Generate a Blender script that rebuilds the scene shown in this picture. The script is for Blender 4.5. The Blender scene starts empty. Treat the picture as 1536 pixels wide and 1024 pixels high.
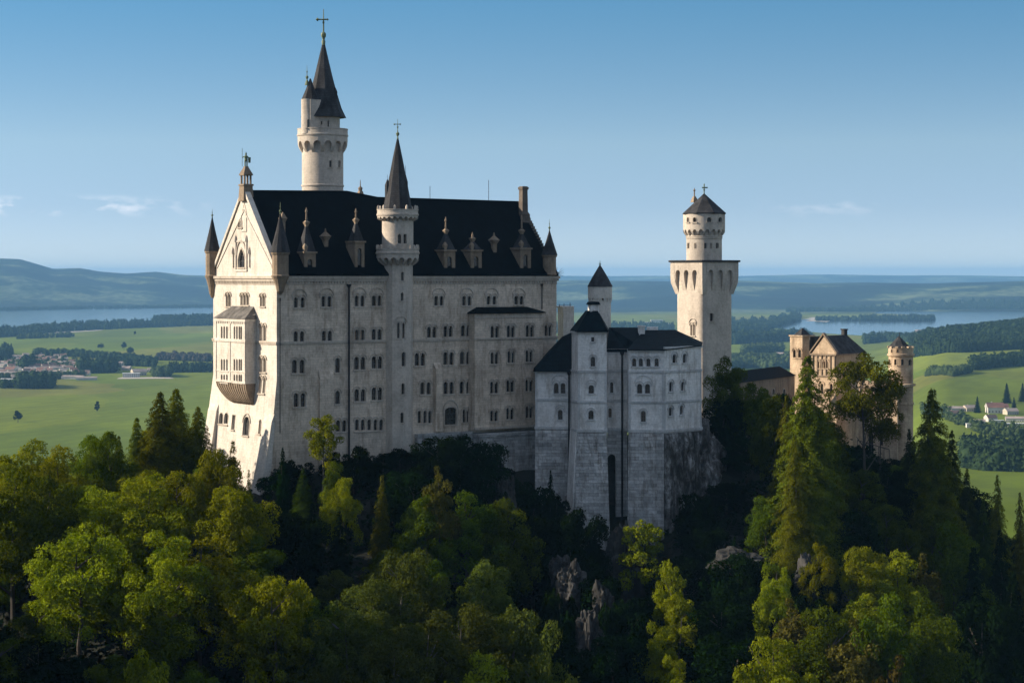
import bpy, bmesh, math, random
import numpy as np
from mathutils import Vector, Matrix
from mathutils.geometry import delaunay_2d_cdt
R = math.radians
random.seed(7); rng = np.random.default_rng(11)
SC = bpy.context.scene; COL = SC.collection

# ------------------------------------------------------------------ camera, sky, sun, exposure
FPX = 3000.0; CX = 768.0; HY = 415.0          # focal length and horizon, in photograph pixels
cam = bpy.data.cameras.new('camera'); cam.sensor_width = 36; cam.lens = FPX * 36 / 1536
cam.shift_y = -(512 - HY) / 1536.0
cam.clip_start = 1; cam.clip_end = 120000
camo = bpy.data.objects.new('camera', cam); COL.objects.link(camo)
camo.location = (0, 0, 0); camo.rotation_euler = (R(90), 0, 0)
SC.camera = camo

SUN_EL = R(24); SUN_DIR = Vector((-0.998, 0.06, 0)).normalized()      # horizontal direction towards the sun
sun = bpy.data.lights.new('sun', 'SUN'); sun.energy = 4.6; sun.angle = R(0.5); sun.color = (1.0, 0.86, 0.68)
suno = bpy.data.objects.new('sun', sun); COL.objects.link(suno)
sv = Vector((SUN_DIR.x * math.cos(SUN_EL), SUN_DIR.y * math.cos(SUN_EL), math.sin(SUN_EL)))
suno.rotation_euler = sv.to_track_quat('Z', 'Y').to_euler(); suno.location = (-200, 200, 200)

world = bpy.data.worlds.new('World'); SC.world = world; world.use_nodes = True
wn = world.node_tree.nodes; wl = world.node_tree.links; wn.clear()
def wnode(t, **k):
    n = wn.new(t)
    for a, b in k.items(): setattr(n, a, b)
    return n
tc = wnode('ShaderNodeTexCoord'); sep = wnode('ShaderNodeSeparateXYZ'); cmb = wnode('ShaderNodeCombineXYZ')
wl.new(tc.outputs['Generated'], sep.inputs[0])
mz = wnode('ShaderNodeMath', operation='MULTIPLY_ADD'); mz.inputs[1].default_value = 3.6; mz.inputs[2].default_value = 0.06
wl.new(sep.outputs[2], mz.inputs[0]); wl.new(sep.outputs[0], cmb.inputs[0]); wl.new(sep.outputs[1], cmb.inputs[1]); wl.new(mz.outputs[0], cmb.inputs[2])
sky = wnode('ShaderNodeTexSky', sky_type='NISHITA'); sky.sun_disc = False; sky.sun_elevation = SUN_EL
sky.sun_rotation = math.atan2(SUN_DIR.x, SUN_DIR.y); sky.altitude = 900; sky.air_density = 1.0; sky.dust_density = 0.6; sky.ozone_density = 1.6
wl.new(cmb.outputs[0], sky.inputs[0])
# faint wisps of cloud low over the horizon
wmap = wnode('ShaderNodeMapping'); wmap.inputs['Scale'].default_value = (62, 62, 170)
wl.new(tc.outputs['Generated'], wmap.inputs[0])
wno = wnode('ShaderNodeTexNoise'); wno.inputs['Scale'].default_value = 1.0; wno.inputs['Detail'].default_value = 5
wl.new(wmap.outputs[0], wno.inputs[0])
wr = wnode('ShaderNodeMapRange'); wr.inputs[1].default_value = 0.50; wr.inputs[2].default_value = 0.72; wr.inputs[4].default_value = 0.26
wl.new(wno.outputs[0], wr.inputs[0])
wb = wnode('ShaderNodeMapRange', interpolation_type='SMOOTHSTEP'); wb.inputs[1].default_value = 0.028; wb.inputs[2].default_value = 0.034
wl.new(sep.outputs[2], wb.inputs[0])
wc = wnode('ShaderNodeMapRange', interpolation_type='SMOOTHSTEP'); wc.inputs[1].default_value = 0.041; wc.inputs[2].default_value = 0.035
wl.new(sep.outputs[2], wc.inputs[0])
wd = wnode('ShaderNodeValToRGB'); wl.new(sep.outputs[0], wd.inputs[0])          # clouds only towards the far left and a little right
wd0 = wnode('ShaderNodeMapRange'); wd0.inputs[1].default_value = -.3; wd0.inputs[2].default_value = .3; wl.new(sep.outputs[0], wd0.inputs[0]); wl.new(wd0.outputs[0], wd.inputs[0])
we = wd.color_ramp.elements; we[0].position = 0; we[0].color = (1, 1, 1, 1); we[1].position = 1; we[1].color = (0, 0, 0, 1)
for p_, c_ in ((.17, 1), (.26, 0), (.70, 0), (.74, .35), (.78, .3), (.82, 0)): q_ = we.new(p_); q_.color = (c_, c_, c_, 1)
m1 = wnode('ShaderNodeMath', operation='MULTIPLY'); m0 = wnode('ShaderNodeMath', operation='MULTIPLY'); wl.new(wb.outputs[0], m0.inputs[0]); wl.new(wd.outputs[0], m0.inputs[1]); m2 = wnode('ShaderNodeMath', operation='MULTIPLY')
wl.new(m0.outputs[0], m1.inputs[0]); wl.new(wc.outputs[0], m1.inputs[1]); wl.new(m1.outputs[0], m2.inputs[0]); wl.new(wr.outputs[0], m2.inputs[1])
mx = wnode('ShaderNodeMix', data_type='RGBA'); mx.inputs['B'].default_value = (12, 11.5, 12, 1)
wl.new(m2.outputs[0], mx.inputs['Factor']); wl.new(sky.outputs[0], mx.inputs['A'])
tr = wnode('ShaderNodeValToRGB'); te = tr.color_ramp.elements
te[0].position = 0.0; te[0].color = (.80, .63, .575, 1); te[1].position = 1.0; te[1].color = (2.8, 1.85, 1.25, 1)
for p_, c_ in ((.035, (.78, .70, .62)), (.066, (.93, .88, .71)), (.137, (.57, .90, .85)), (.22, (1.0, 1.1, .95)), (.42, (2.2, 1.65, 1.2))): q_ = te.new(p_); q_.color = (*c_, 1)  # overhead sky, out of view, brightened and warmed as fill for shaded walls
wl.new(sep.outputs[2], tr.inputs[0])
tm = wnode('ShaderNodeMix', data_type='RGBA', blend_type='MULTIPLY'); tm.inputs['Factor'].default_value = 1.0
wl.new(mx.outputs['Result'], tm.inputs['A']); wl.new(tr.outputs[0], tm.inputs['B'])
bg = wnode('ShaderNodeBackground'); bg.inputs[1].default_value = 0.15
wo = wnode('ShaderNodeOutputWorld'); wl.new(tm.outputs['Result'], bg.inputs[0]); wl.new(bg.outputs[0], wo.inputs[0])

SC.view_settings.view_transform = 'Standard'; SC.view_settings.look = 'None'
SC.view_settings.exposure = 0.8; SC.view_settings.gamma = 1
SC.cycles.max_bounces = 6; SC.cycles.diffuse_bounces = 3; SC.cycles.glossy_bounces = 2
SC.cycles.transmission_bounces = 3; SC.cycles.volume_bounces = 0; SC.cycles.transparent_max_bounces = 4
SC.cycles.use_adaptive_sampling = True; SC.cycles.adaptive_threshold = 0.02
SC.cycles.use_denoising = True
GZ = -200.0                                     # level of the plain below the camera

# ------------------------------------------------------------------ mesh helpers
def P3(px, Y, z=None, py=None):
    return Vector(((px - CX) / FPX * Y, Y, z if z is not None else (HY - py) / FPX * Y))
class MB:
    def __init__(s): s.v = []; s.f = []; s.m = []; s.uv = []
    def face(s, pts, m=0, uv=None):
        i = len(s.v); s.v += [tuple(p) for p in pts]; s.f.append(tuple(range(i, i + len(pts)))); s.m.append(m); s.uv.append(uv)
    def grid(s, rows, m=0, close=False):
        n = len(rows[0])
        for a, b in zip(rows, rows[1:]):
            for k in range(n if close else n - 1):
                l = (k + 1) % n
                s.face([a[k], a[l], b[l], b[k]], m)
    def box(s, M, a0, a1, d0, d1, z0, z1, m=0):
        """box in a surface's coordinates: a along, d depth inwards, z height"""
        c = [M(a, z, d) for z in (z0, z1) for d in (d0, d1) for a in (a0, a1)]
        for q in ((0, 1, 5, 4), (1, 3, 7, 5), (3, 2, 6, 7), (2, 0, 4, 6), (4, 5, 7, 6), (0, 2, 3, 1)):
            s.face([c[i] for i in q], m)
    def tube(s, p, q, r, n=6, r2=None, m=0):
        p = Vector(p); q = Vector(q); d = (q - p).normalized(); r2 = r if r2 is None else r2
        x = d.orthogonal().normalized(); y = d.cross(x)
        A = [p + r * (math.cos(t) * x + math.sin(t) * y) for t in [2 * math.pi * k / n for k in range(n)]]
        B = [q + r2 * (math.cos(t) * x + math.sin(t) * y) for t in [2 * math.pi * k / n for k in range(n)]]
        s.grid([A, B], m, True); s.face(A[::-1], m); s.face(B, m)
    def lathe(s, c, prof, n=24, m=0, rot=0.0, cap=True):
        rows = []
        for r, z in prof:
            rows.append([Vector((c[0] + r * math.cos(rot + 2 * math.pi * k / n), c[1] + r * math.sin(rot + 2 * math.pi * k / n), z)) for k in range(n)])
        s.grid(rows, m, True)
        if cap:
            if prof[0][0] > .02: s.face(rows[0][::-1], m)
            if prof[-1][0] > .02: s.face(rows[-1], m)
    def loft(s, rings, m=0, cap=True):
        s.grid([[Vector(p) for p in r] for r in rings], m, True)
        if cap: s.face(rings[0][::-1], m); s.face(rings[-1], m)
    def build(s, name, mats, parent=None, smooth=True, angle=34):
        me = bpy.data.meshes.new(name); me.from_pydata(s.v, [], s.f)
        mats = mats if isinstance(mats, (list, tuple)) else [mats]
        for mt in mats: me.materials.append(mt)
        me.polygons.foreach_set('material_index', s.m)
        uvl = me.uv_layers.new(name='UVMap')
        vals = np.zeros((len(me.loops), 2), dtype=np.float32); k = 0
        for f, uv in zip(s.f, s.uv):
            pts = [s.v[i] for i in f]
            if uv is None:
                a = Vector(pts[0]); n = Vector((0, 0, 0))
                for i in range(1, len(pts) - 1): n += (Vector(pts[i]) - a).cross(Vector(pts[i + 1]) - a)
                if abs(n.z) > .9 * n.length or n.length < 1e-12: uv = [(p[0], p[1]) for p in pts]
                else:
                    t = Vector((-n.y, n.x, 0)).normalized()
                    if t.x < 0: t = -t
                    w = n.normalized().cross(t); w = w if w.z > 0 else -w
                    uv = [(t.x * p[0] + t.y * p[1], w.dot(Vector(p))) for p in pts]
            for q in uv: vals[k] = q; k += 1
        uvl.data.foreach_set('uv', vals.ravel())
        bm = bmesh.new(); bm.from_mesh(me); bmesh.ops.remove_doubles(bm, verts=bm.verts, dist=.0008)
        bmesh.ops.recalc_face_normals(bm, faces=bm.faces); bm.to_mesh(me); bm.free()
        if smooth:
            me.polygons.foreach_set('use_smooth', [True] * len(me.polygons)); me.set_sharp_from_angle(angle=R(angle))
        o = bpy.data.objects.new(name, me); COL.objects.link(o)
        if parent is not None: o.parent = parent; o.matrix_parent_inverse = parent.matrix_world.inverted()
        return o
def tag(o, label=None, cat=None, group=None, kind=None):
    for k, v in (('label', label), ('category', cat), ('group', group), ('kind', kind)):
        if v: o[k] = v
    return o
def empty(name, loc, label, cat, group=None):
    o = bpy.data.objects.new(name, None); COL.objects.link(o); o.location = loc
    o.matrix_world = Matrix.Translation(loc)
    return tag(o, label, cat, group)
def copy_thing(o):
    c = o.copy(); COL.objects.link(c)
    for ch in list(o.children):
        d = ch.copy(); COL.objects.link(d); d.parent = c
    return c

# ------------------------------------------------------------------ materials
def mat(name, build):
    m = bpy.data.materials.new(name); m.use_nodes = True; nt = m.node_tree; nt.nodes.clear()
    out = nt.nodes.new('ShaderNodeOutputMaterial')
    def N(t, ins=None, **k):
        n = nt.nodes.new(t)
        for a, b in k.items(): setattr(n, a, b)
        for a, b in (ins or {}).items():
            if isinstance(b, bpy.types.NodeSocket): nt.links.new(b, n.inputs[a])
            else: n.inputs[a].default_value = b
        return n
    s = build(N); nt.links.new(s, out.inputs[0]); return m
def ramp(N, fac, stops):
    r = N('ShaderNodeValToRGB', {0: fac}); e = r.color_ramp.elements
    e[0].position = stops[0][0]; e[0].color = (*stops[0][1], 1); e[1].position = stops[-1][0]; e[1].color = (*stops[-1][1], 1)
    for p, c in stops[1:-1]: q = e.new(p); q.color = (*c, 1)
    return r.outputs[0]
def g3(v): return (v, v, v)
def mul(N, a, b, f=1.0):
    return N('ShaderNodeMix', {'Factor': f, 'A': a, 'B': b}, data_type='RGBA', blend_type='MULTIPLY').outputs['Result']
def mixc(N, f, a, b):
    return N('ShaderNodeMix', {'Factor': f, 'A': a, 'B': b}, data_type='RGBA').outputs['Result']
def stone_mat(name, c1, c2, bw=1.1, bh=.42, joint=.5, stain=.55, bump=.25, rough=.9, mortar=(.5,.5,.5), bvar=.80, relief=.12):
    def b(N):
        uv = N('ShaderNodeUVMap').outputs[0]
        ge = N('ShaderNodeNewGeometry').outputs['Position']
        br = N('ShaderNodeTexBrick', {'Vector': uv, 'Color1': (*g3(1.0), 1), 'Color2': (*g3(bvar), 1), 'Mortar': (*[x for x in mortar], 1),
                                      'Scale': 1.0, 'Mortar Size': .022, 'Mortar Smooth': .6, 'Brick Width': bw, 'Row Height': bh})
        n1 = N('ShaderNodeTexNoise', {'Vector': ge, 'Scale': .22, 'Detail': 6, 'Roughness': .65}).outputs[0]
        n2 = N('ShaderNodeTexNoise', {'Vector': ge, 'Scale': 2.6, 'Detail': 6, 'Roughness': .7}).outputs[0]
        st = N('ShaderNodeMapping', {'Vector': ge, 'Scale': (.9, .9, .22)}).outputs[0]
        n3 = N('ShaderNodeTexNoise', {'Vector': st, 'Scale': 1.0, 'Detail': 6, 'Roughness': .7}).outputs[0]
        c = mixc(N, ramp(N, n1, [(.36, g3(0)), (.64, g3(1))]), (*c1, 1), (*c2, 1))
        c = mul(N, c, br.outputs[0], joint)
        c = mul(N, c, ramp(N, n2, [(.3, g3(.72)), (.6, g3(1.05))]), .8)
        c = mul(N, c, ramp(N, n3, [(.32, (.45, .40, .35)), (.52, g3(1.0))]), stain)
        h = N('ShaderNodeMath', {0: n2, 1: br.outputs[1]}, operation='SUBTRACT').outputs[0]
        bp = N('ShaderNodeBump', {'Strength': bump, 'Distance': relief, 'Height': h}).outputs[0]
        return N('ShaderNodeBsdfPrincipled', {'Base Color': c, 'Roughness': rough, 'Normal': bp}).outputs[0]
    return mat(name, b)
def plain_mat(name, c, rough=.7, metal=0.0, var=.35, scale=3.0, spec=.5):
    def b(N):
        ge = N('ShaderNodeNewGeometry').outputs['Position']
        n = N('ShaderNodeTexNoise', {'Vector': ge, 'Scale': scale, 'Detail': 5}).outputs[0]
        col = mul(N, (*c, 1), ramp(N, n, [(.3, g3(1 - var)), (.7, g3(1 + var * .6))]))
        return N('ShaderNodeBsdfPrincipled', {'Base Color': col, 'Roughness': rough, 'Metallic': metal, 'Specular IOR Level': spec}).outputs[0]
    return mat(name, b)
def roof_mat(name, c, seam=.55):
    def b(N):
        uv = N('ShaderNodeUVMap').outputs[0]
        br = N('ShaderNodeTexBrick', {'Vector': uv, 'Color1': (*g3(1.0), 1), 'Color2': (*g3(.6), 1), 'Mortar': (.35, .35, .35, 1), 'Scale': 1.0,
                                      'Mortar Size': .03, 'Mortar Smooth': .3, 'Brick Width': seam, 'Row Height': .34})
        ge = N('ShaderNodeNewGeometry').outputs['Position']
        st = N('ShaderNodeMapping', {'Vector': ge, 'Scale': (.9, .9, .15)}).outputs[0]
        n = N('ShaderNodeTexNoise', {'Vector': st, 'Scale': 1.0, 'Detail': 5}).outputs[0]
        col = mul(N, (*c, 1), br.outputs[0], .6)
        col = mul(N, col, ramp(N, n, [(.3, g3(.6)), (.7, g3(1.5))]))
        bp = N('ShaderNodeBump', {'Strength': .4, 'Distance': .05, 'Height': br.outputs[1]}).outputs[0]
        return N('ShaderNodeBsdfPrincipled', {'Base Color': col, 'Roughness': .62, 'Normal': bp, 'Specular IOR Level': .03}).outputs[0]
    return mat(name, b)
M_LIME = stone_mat('pale_limestone', (.72, .66, .58), (.61, .555, .485), joint=.35, stain=.45)
M_FACADE = stone_mat('weathered_limestone', (.76, .63, .50), (.54, .445, .35), joint=.75, stain=.75)
M_TOWER = stone_mat('tower_limestone', (.62, .54, .455), (.47, .41, .345), joint=.3, stain=.35)
M_BOWER = stone_mat('grey_limestone', (.86, .825, .79), (.70, .675, .645), joint=.35, stain=.65)
M_BASE = stone_mat('rough_block_stone', (.80, .785, .77), (.50, .49, .48), bw=1.5, bh=.55, joint=1.0, stain=.9, bump=1.0, mortar=(.38, .38, .38), bvar=.62, relief=.4)
M_TRIM = stone_mat('trim_stone', (.54, .47, .39), (.42, .36, .30), joint=.1, stain=.5)
M_TRIMG = stone_mat('grey_trim_stone', (.60, .59, .58), (.48, .475, .47), joint=.1, stain=.5)
M_SAND = stone_mat('sandstone', (.34, .255, .175), (.22, .165, .115), bw=.8, bh=.35, joint=.5, stain=.6)
M_SHADESAND = stone_mat('shade_dark_sandstone', (.17, .135, .105), (.10, .08, .065), bw=.8, bh=.35, joint=.5, stain=.6)  # darker copy of the sandstone, with shade put into its colour
M_GATE = stone_mat('warm_brickwork', (.66, .50, .34), (.42, .31, .21), bw=.9, bh=.4, joint=.75, stain=.75)
M_ROOF = roof_mat('dark_slate', (.0022, .0045, .0065))
M_ROOFB = roof_mat('blue_slate', (.005, .012, .017))
M_ROOFG = roof_mat('grey_lead', (.055, .055, .058))
M_ROOFL = roof_mat('brown_lead', (.16, .15, .14))
M_GLASS = plain_mat('dark_glass', (.012, .014, .018), .25, 0, .3, spec=.5)
M_GLASS2 = plain_mat('curtained_glass', (.03, .028, .026), .3, 0, .6, scale=1.2)
M_GLASS3 = plain_mat('sky_lit_glass', (.03, .04, .05), .08, 0, .4, spec=.9)
M_BAR = plain_mat('window_bars', (.07, .065, .06), .6)
M_IRON = plain_mat('dark_iron', (.012, .012, .014), .6)
M_COPPER = plain_mat('green_copper', (.13, .17, .09), .6)
M_DARKOP = plain_mat('niche_shade', (.05, .045, .04), .9)  # dark colour painted in as shade at the back of the arched niche
def rock_build(N):
    ge = N('ShaderNodeNewGeometry').outputs['Position']
    st = N('ShaderNodeMapping', {'Vector': ge, 'Scale': (1, 1, .45)}).outputs[0]
    n1 = N('ShaderNodeTexNoise', {'Vector': st, 'Scale': .35, 'Detail': 8, 'Roughness': .7}).outputs[0]
    n2 = N('ShaderNodeTexVoronoi', {'Vector': st, 'Scale': .8}, feature='DISTANCE_TO_EDGE').outputs[0]
    c = ramp(N, n1, [(.35, (.008, .008, .008)), (.5, (.028, .028, .027)), (.7, (.085, .082, .08))])
    c = mul(N, c, ramp(N, n2, [(0, g3(.35)), (.12, g3(1))]), .7)
    bp = N('ShaderNodeBump', {'Strength': .9, 'Distance': .5, 'Height': n1}).outputs[0]
    return N('ShaderNodeBsdfPrincipled', {'Base Color': c, 'Roughness': .95, 'Normal': bp}).outputs[0]
M_ROCK = mat('grey_rock', rock_build)
def stained_build(N):
    ge = N('ShaderNodeNewGeometry').outputs['Position']
    n1 = N('ShaderNodeTexNoise', {'Vector': N('ShaderNodeMapping', {'Vector': ge, 'Scale': (1, 1, .6)}).outputs[0], 'Scale': .55, 'Detail': 9, 'Roughness': .78}).outputs[0]
    n2 = N('ShaderNodeTexNoise', {'Vector': N('ShaderNodeMapping', {'Vector': ge, 'Scale': (2.2, 2.2, .25)}).outputs[0], 'Scale': .8, 'Detail': 6, 'Roughness': .7}).outputs[0]
    c = ramp(N, n1, [(.40, (.045, .043, .04)), (.52, (.15, .145, .14)), (.62, (.42, .41, .40))])
    c = mul(N, c, ramp(N, n2, [(.38, g3(.35)), (.6, g3(1.2))]))
    bp = N('ShaderNodeBump', {'Strength': 1, 'Distance': .6, 'Height': n1}).outputs[0]
    return N('ShaderNodeBsdfPrincipled', {'Base Color': c, 'Roughness': .95, 'Normal': bp}).outputs[0]
M_STAIN = mat('stained_crag', stained_build)
def soil_build(N):
    g = N('ShaderNodeNewGeometry')
    n1 = N('ShaderNodeTexNoise', {'Vector': g.outputs['Position'], 'Scale': .5, 'Detail': 8, 'Roughness': .7}).outputs[0]
    c = ramp(N, n1, [(.3, (.003, .005, .002)), (.6, (.008, .012, .004)), (.75, (.025, .022, .015))])
    sz = N('ShaderNodeSeparateXYZ', {0: g.outputs['True Normal']}).outputs[2]
    rk = ramp(N, N('ShaderNodeTexNoise', {'Vector': N('ShaderNodeMapping', {'Vector': g.outputs['Position'], 'Scale': (1.2, 1.2, .4)}).outputs[0], 'Scale': 1.0, 'Detail': 8, 'Roughness': .7}).outputs[0], [(.38, (.02, .02, .018)), (.65, (.15, .145, .135))])
    c = mixc(N, N('ShaderNodeMapRange', {0: sz, 1: .66, 2: .56}).outputs[0], c, rk)
    bp = N('ShaderNodeBump', {'Strength': 1, 'Distance': .8, 'Height': n1}).outputs[0]
    return N('ShaderNodeBsdfPrincipled', {'Base Color': c, 'Roughness': 1, 'Normal': bp}).outputs[0]
M_SOIL = mat('forest_floor', soil_build)
def leaf_mat(name, c1, c2, trans=.35):
    def b(N):
        oi = N('ShaderNodeObjectInfo').outputs['Random']
        ge = N('ShaderNodeNewGeometry')
        n1 = N('ShaderNodeTexNoise', {'Vector': ge.outputs['Position'], 'Scale': .45, 'Detail': 4}).outputs[0]
        n2 = N('ShaderNodeTexNoise', {'Vector': ge.outputs['Position'], 'Scale': 5.0, 'Detail': 2}).outputs[0]
        c = mixc(N, ramp(N, n1, [(.35, g3(0)), (.65, g3(1))]), (*c1, 1), (*c2, 1))
        c = mul(N, c, ramp(N, n2, [(.3, g3(.6)), (.7, g3(1.35))]))
        h = N('ShaderNodeMapRange', {0: oi, 3: .485, 4: .525}).outputs[0]
        v = N('ShaderNodeMapRange', {0: oi, 3: .7, 4: 1.3}).outputs[0]
        c = N('ShaderNodeHueSaturation', {'Hue': h, 'Value': v, 'Color': c}).outputs[0]
        d = N('ShaderNodeBsdfDiffuse', {'Color': c}).outputs[0]
        c2_ = mul(N, c, (1.35, 1.3, .55, 1))
        t = N('ShaderNodeBsdfTranslucent', {'Color': c2_}).outputs[0]
        return N('ShaderNodeMixShader', {0: trans, 1: d, 2: t}).outputs[0]
    return mat(name, b)
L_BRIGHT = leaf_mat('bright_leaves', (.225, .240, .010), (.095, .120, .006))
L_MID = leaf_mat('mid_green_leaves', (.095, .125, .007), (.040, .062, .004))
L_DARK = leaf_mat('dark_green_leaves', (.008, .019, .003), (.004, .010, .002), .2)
L_GREY = leaf_mat('silvery_leaves', (.095, .120, .022), (.050, .070, .012))
L_SPRUCE = leaf_mat('spruce_needles', (.045, .060, .005), (.016, .026, .003), .15)
L_OLIVE = leaf_mat('olive_needles', (.135, .138, .008), (.060, .068, .005), .25)
L_LUSH = leaf_mat('fresh_needles', (.125, .140, .008), (.05, .068, .005), .25)
L_RUSTY = leaf_mat('rusty_leaves', (.085, .072, .014), (.05, .048, .010), .25)
M_BARK = plain_mat('bark', (.06, .05, .04), .9)
M_BARKP = plain_mat('pale_bark', (.11, .10, .085), .9)

# ------------------------------------------------------------------ surfaces with real window openings
class Flat:
    """vertical wall plane: a to the right seen from outside, z up, d inwards"""
    def __init__(s, p, q, slope=0.0, zref=0.0):
        s.p = Vector((p[0], p[1])); d = Vector((q[0], q[1])) - s.p; s.L = d.length; s.u = d.normalized(); s.n = Vector((-s.u.y, s.u.x))
        s.slope = slope; s.zref = zref; s.open = []; s.lines = []
    def __call__(s, a, z, d=0.0):
        if s.slope and z < s.zref: d = d - (s.zref - z) * s.slope
        q = s.p + a * s.u + d * s.n; return Vector((q.x, q.y, z))
    def inv(s, px, py, d=0.0):
        u = (px - CX) / FPX; o = s.p + d * s.n
        a = (u * o.y - o.x) / (s.u.x - u * s.u.y); Y = o.y + a * s.u.y
        return a, (HY - py) / FPX * Y
    def off(s, d):
        o = s.p + d * s.n; f = Flat(o, o + s.u * s.L); return f
class Round:
    """vertical round or tapered wall: a is arc length at radius r, 0 facing the camera, growing to the right"""
    def __init__(s, c, r, n=32):
        s.c = Vector((c[0], c[1])); s.r = r; s.open = []; s.n = n; t = (-s.c).normalized(); s.f = t; s.s = Vector((-t.y, t.x)); s.L = 2 * math.pi * r
        s.lines = [(-math.pi + 2 * math.pi * k / n) * r for k in range(1, n)]
        s.slope = 0
    def __call__(s, a, z, d=0.0):
        t = a / s.r
        # follow the facets so that openings stay in the wall
        st = 2 * math.pi / s.n; k = math.floor((t + math.pi) / st + 1e-6); t0 = -math.pi + k * st; w = (t - t0) / st
        p = (1 - w) * Vector((math.sin(t0), math.cos(t0))) + w * Vector((math.sin(t0 + st), math.cos(t0 + st)))
        q = s.c + (s.r - d) * (p.x * s.s + p.y * s.f); return Vector((q.x, q.y, z))
    def inv(s, px, py, d=0.0):
        u = (px - CX) / FPX; Yc = s.c.y; x = (u * Yc - s.c.x)
        t = math.asin(max(-.99, min(.99, x / s.r))); Y = Yc - s.r * math.cos(t)
        x = (u * Y - s.c.x); t = math.asin(max(-.99, min(.99, x / s.r)))
        return t * s.r, (HY - py) / FPX * Y
def arch(ac, z0, w, h, kind='round', n=8):
    if kind == 'flat': return [(ac - w / 2, z0), (ac + w / 2, z0), (ac + w / 2, z0 + h), (ac - w / 2, z0 + h)]
    pts = [(ac - w / 2, z0), (ac + w / 2, z0)]; r = w / 2; k = 1.0 if kind == 'round' else 1.55
    if kind == 'seg': k = .45
    zs = z0 + h - r * k
    for i in range(n + 1):
        t = math.pi * i / n; x = math.cos(t)
        y = math.sin(t) if kind != 'point' else (1 - abs(x) ** 1.5) ** .8
        pts.append((ac + r * x, zs + r * k * y))
    return pts
def wall_panel(mb, S, outline, depth=.42, m=0, mr=None):
    """front face with the surface's openings cut out, and the reveals of those openings"""
    mr = m if mr is None else mr
    vs = [Vector(p) for p in outline]; faces = [list(range(len(vs)))]; edges = []
    for o in S.open:
        i = len(vs); vs += [Vector(p) for p in o]; faces.append(list(range(i, i + len(o))))
    zs = [p[1] for p in outline]; as_ = [p[0] for p in outline]
    for a in S.lines:
        if min(as_) < a < max(as_):
            i = len(vs); vs += [Vector((a, min(zs))), Vector((a, max(zs)))]; edges.append((i, i + 1))
    if S.slope:
        i = len(vs); vs += [Vector((min(as_), S.zref)), Vector((max(as_), S.zref))]; edges.append((i, i + 1))
    V, E, F, ov, oe, of = delaunay_2d_cdt(vs, edges, faces, 0, 1e-5)
    for f, src in zip(F, of):
        if 0 in src and not any(k > 0 for k in src):
            pp = [V[i] for i in f]
            mb.face([S(p.x, p.y, 0) for p in pp], m, [(p.x, p.y) for p in pp])
    for o in S.open:
        for k in range(len(o)):
            p, q = o[k], o[(k + 1) % len(o)]
            mb.face([S(p[0], p[1], 0), S(q[0], q[1], 0), S(q[0], q[1], depth), S(p[0], p[1], depth)], mr)
def window(S, lights, parent, kind='round', trim=M_TRIM, hood=True, sill=True, t=.13, glass=M_GLASS, dep=.42, label=None, name='window', bars=True):
    """lights: (a, z0, w, h) on the surface. One window part with its pane as a sub-part; the wall gets real openings."""
    fr = MB(); pn = MB()
    for (a, z0, w, h) in lights:
        o = arch(a, z0, w, h, kind); S.open.append(o)
        big = arch(a, z0 - t * .2, w + 2 * t, h + t * 1.2, kind)
        for k in range(1, len(o)):
            p, q = o[k], o[(k + 1) % len(o)]; P, Q = big[k], big[(k + 1) % len(o)]
            A, B, C, D = S(*p, -.07), S(*q, -.07), S(*Q, -.07), S(*P, -.07)
            fr.face([A, B, C, D]); fr.face([D, C, S(*Q, .01), S(*P, .01)]); fr.face([A, B, S(*q, .06), S(*p, .06)])
        pn.face([S(x, z, dep - .06) for x, z in o], 0)
        if bars:
            pn.box(S, a - .03, a + .03, dep - .12, dep - .065, z0, z0 + h * .97, 1)
            for q in (.33, .62): pn.box(S, a - w / 2, a + w / 2, dep - .115, dep - .068, z0 + h * q - .025, z0 + h * q + .025, 1)
    a0 = min(l[0] - l[2] / 2 for l in lights); a1 = max(l[0] + l[2] / 2 for l in lights); zb = min(l[1] for l in lights); zt = max(l[1] + l[3] for l in lights)
    if sill: fr.box(S, a0 - .22, a1 + .22, -.2, .05, zb - .22, zb - .01)
    if hood:
        def arcband(ac, r, z, th=.14, pr=-.16, n=8, kk=1.0):
            for i in range(n):
                t0 = math.pi * i / n; t1 = math.pi * (i + 1) / n
                q = [(ac + (r + e) * math.cos(t_), z + (r + e) * kk * math.sin(t_)) for e in (0, th) for t_ in (t0, t1)]
                fr.face([S(*q[0], pr), S(*q[1], pr), S(*q[3], pr), S(*q[2], pr)])
                fr.face([S(*q[2], pr), S(*q[3], pr), S(*q[3], .01), S(*q[2], .01)])
                fr.face([S(*q[0], pr), S(*q[1], pr), S(*q[1], .01), S(*q[0], .01)])
        for (a, z0, w, h) in lights: arcband(a, w / 2 + t + .12, z0 + h - w / 2, kk=1.15 if kind == 'round' else 1.5)
        if hood == 'big': arcband((a0 + a1) / 2, (a1 - a0) / 2 + .35, zt + .1, kk=.9)
    f = fr.build(name, trim, parent, smooth=False)
    if label: f['label'] = label
    pn.build('pane', [random.choice([glass, glass, glass, glass, glass, M_GLASS2, M_GLASS3]), M_BAR], f, smooth=False)
    return f
def pxwin(S, lights, parent, **k):
    """lights in photograph pixels: (x centre, y top, y bottom, width)"""
    L = []
    for (x, yt, yb, w) in lights:
        a, z0 = S.inv(x, yb); _, z1 = S.inv(x, yt); a1, _ = S.inv(x + w / 2, yb); a2, _ = S.inv(x - w / 2, yb)
        L.append((a, z0, min(abs(a1 - a2), 2.4), z1 - z0))
    return window(S, L, parent, **k)
def z3(x, y): return 290 + x / 3.2, 400 + y / 3.2          # coordinates read from enlarged crops of the photograph
def z5(x, y): return 560 + x / 3.2, 400 + y / 3.2
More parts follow.
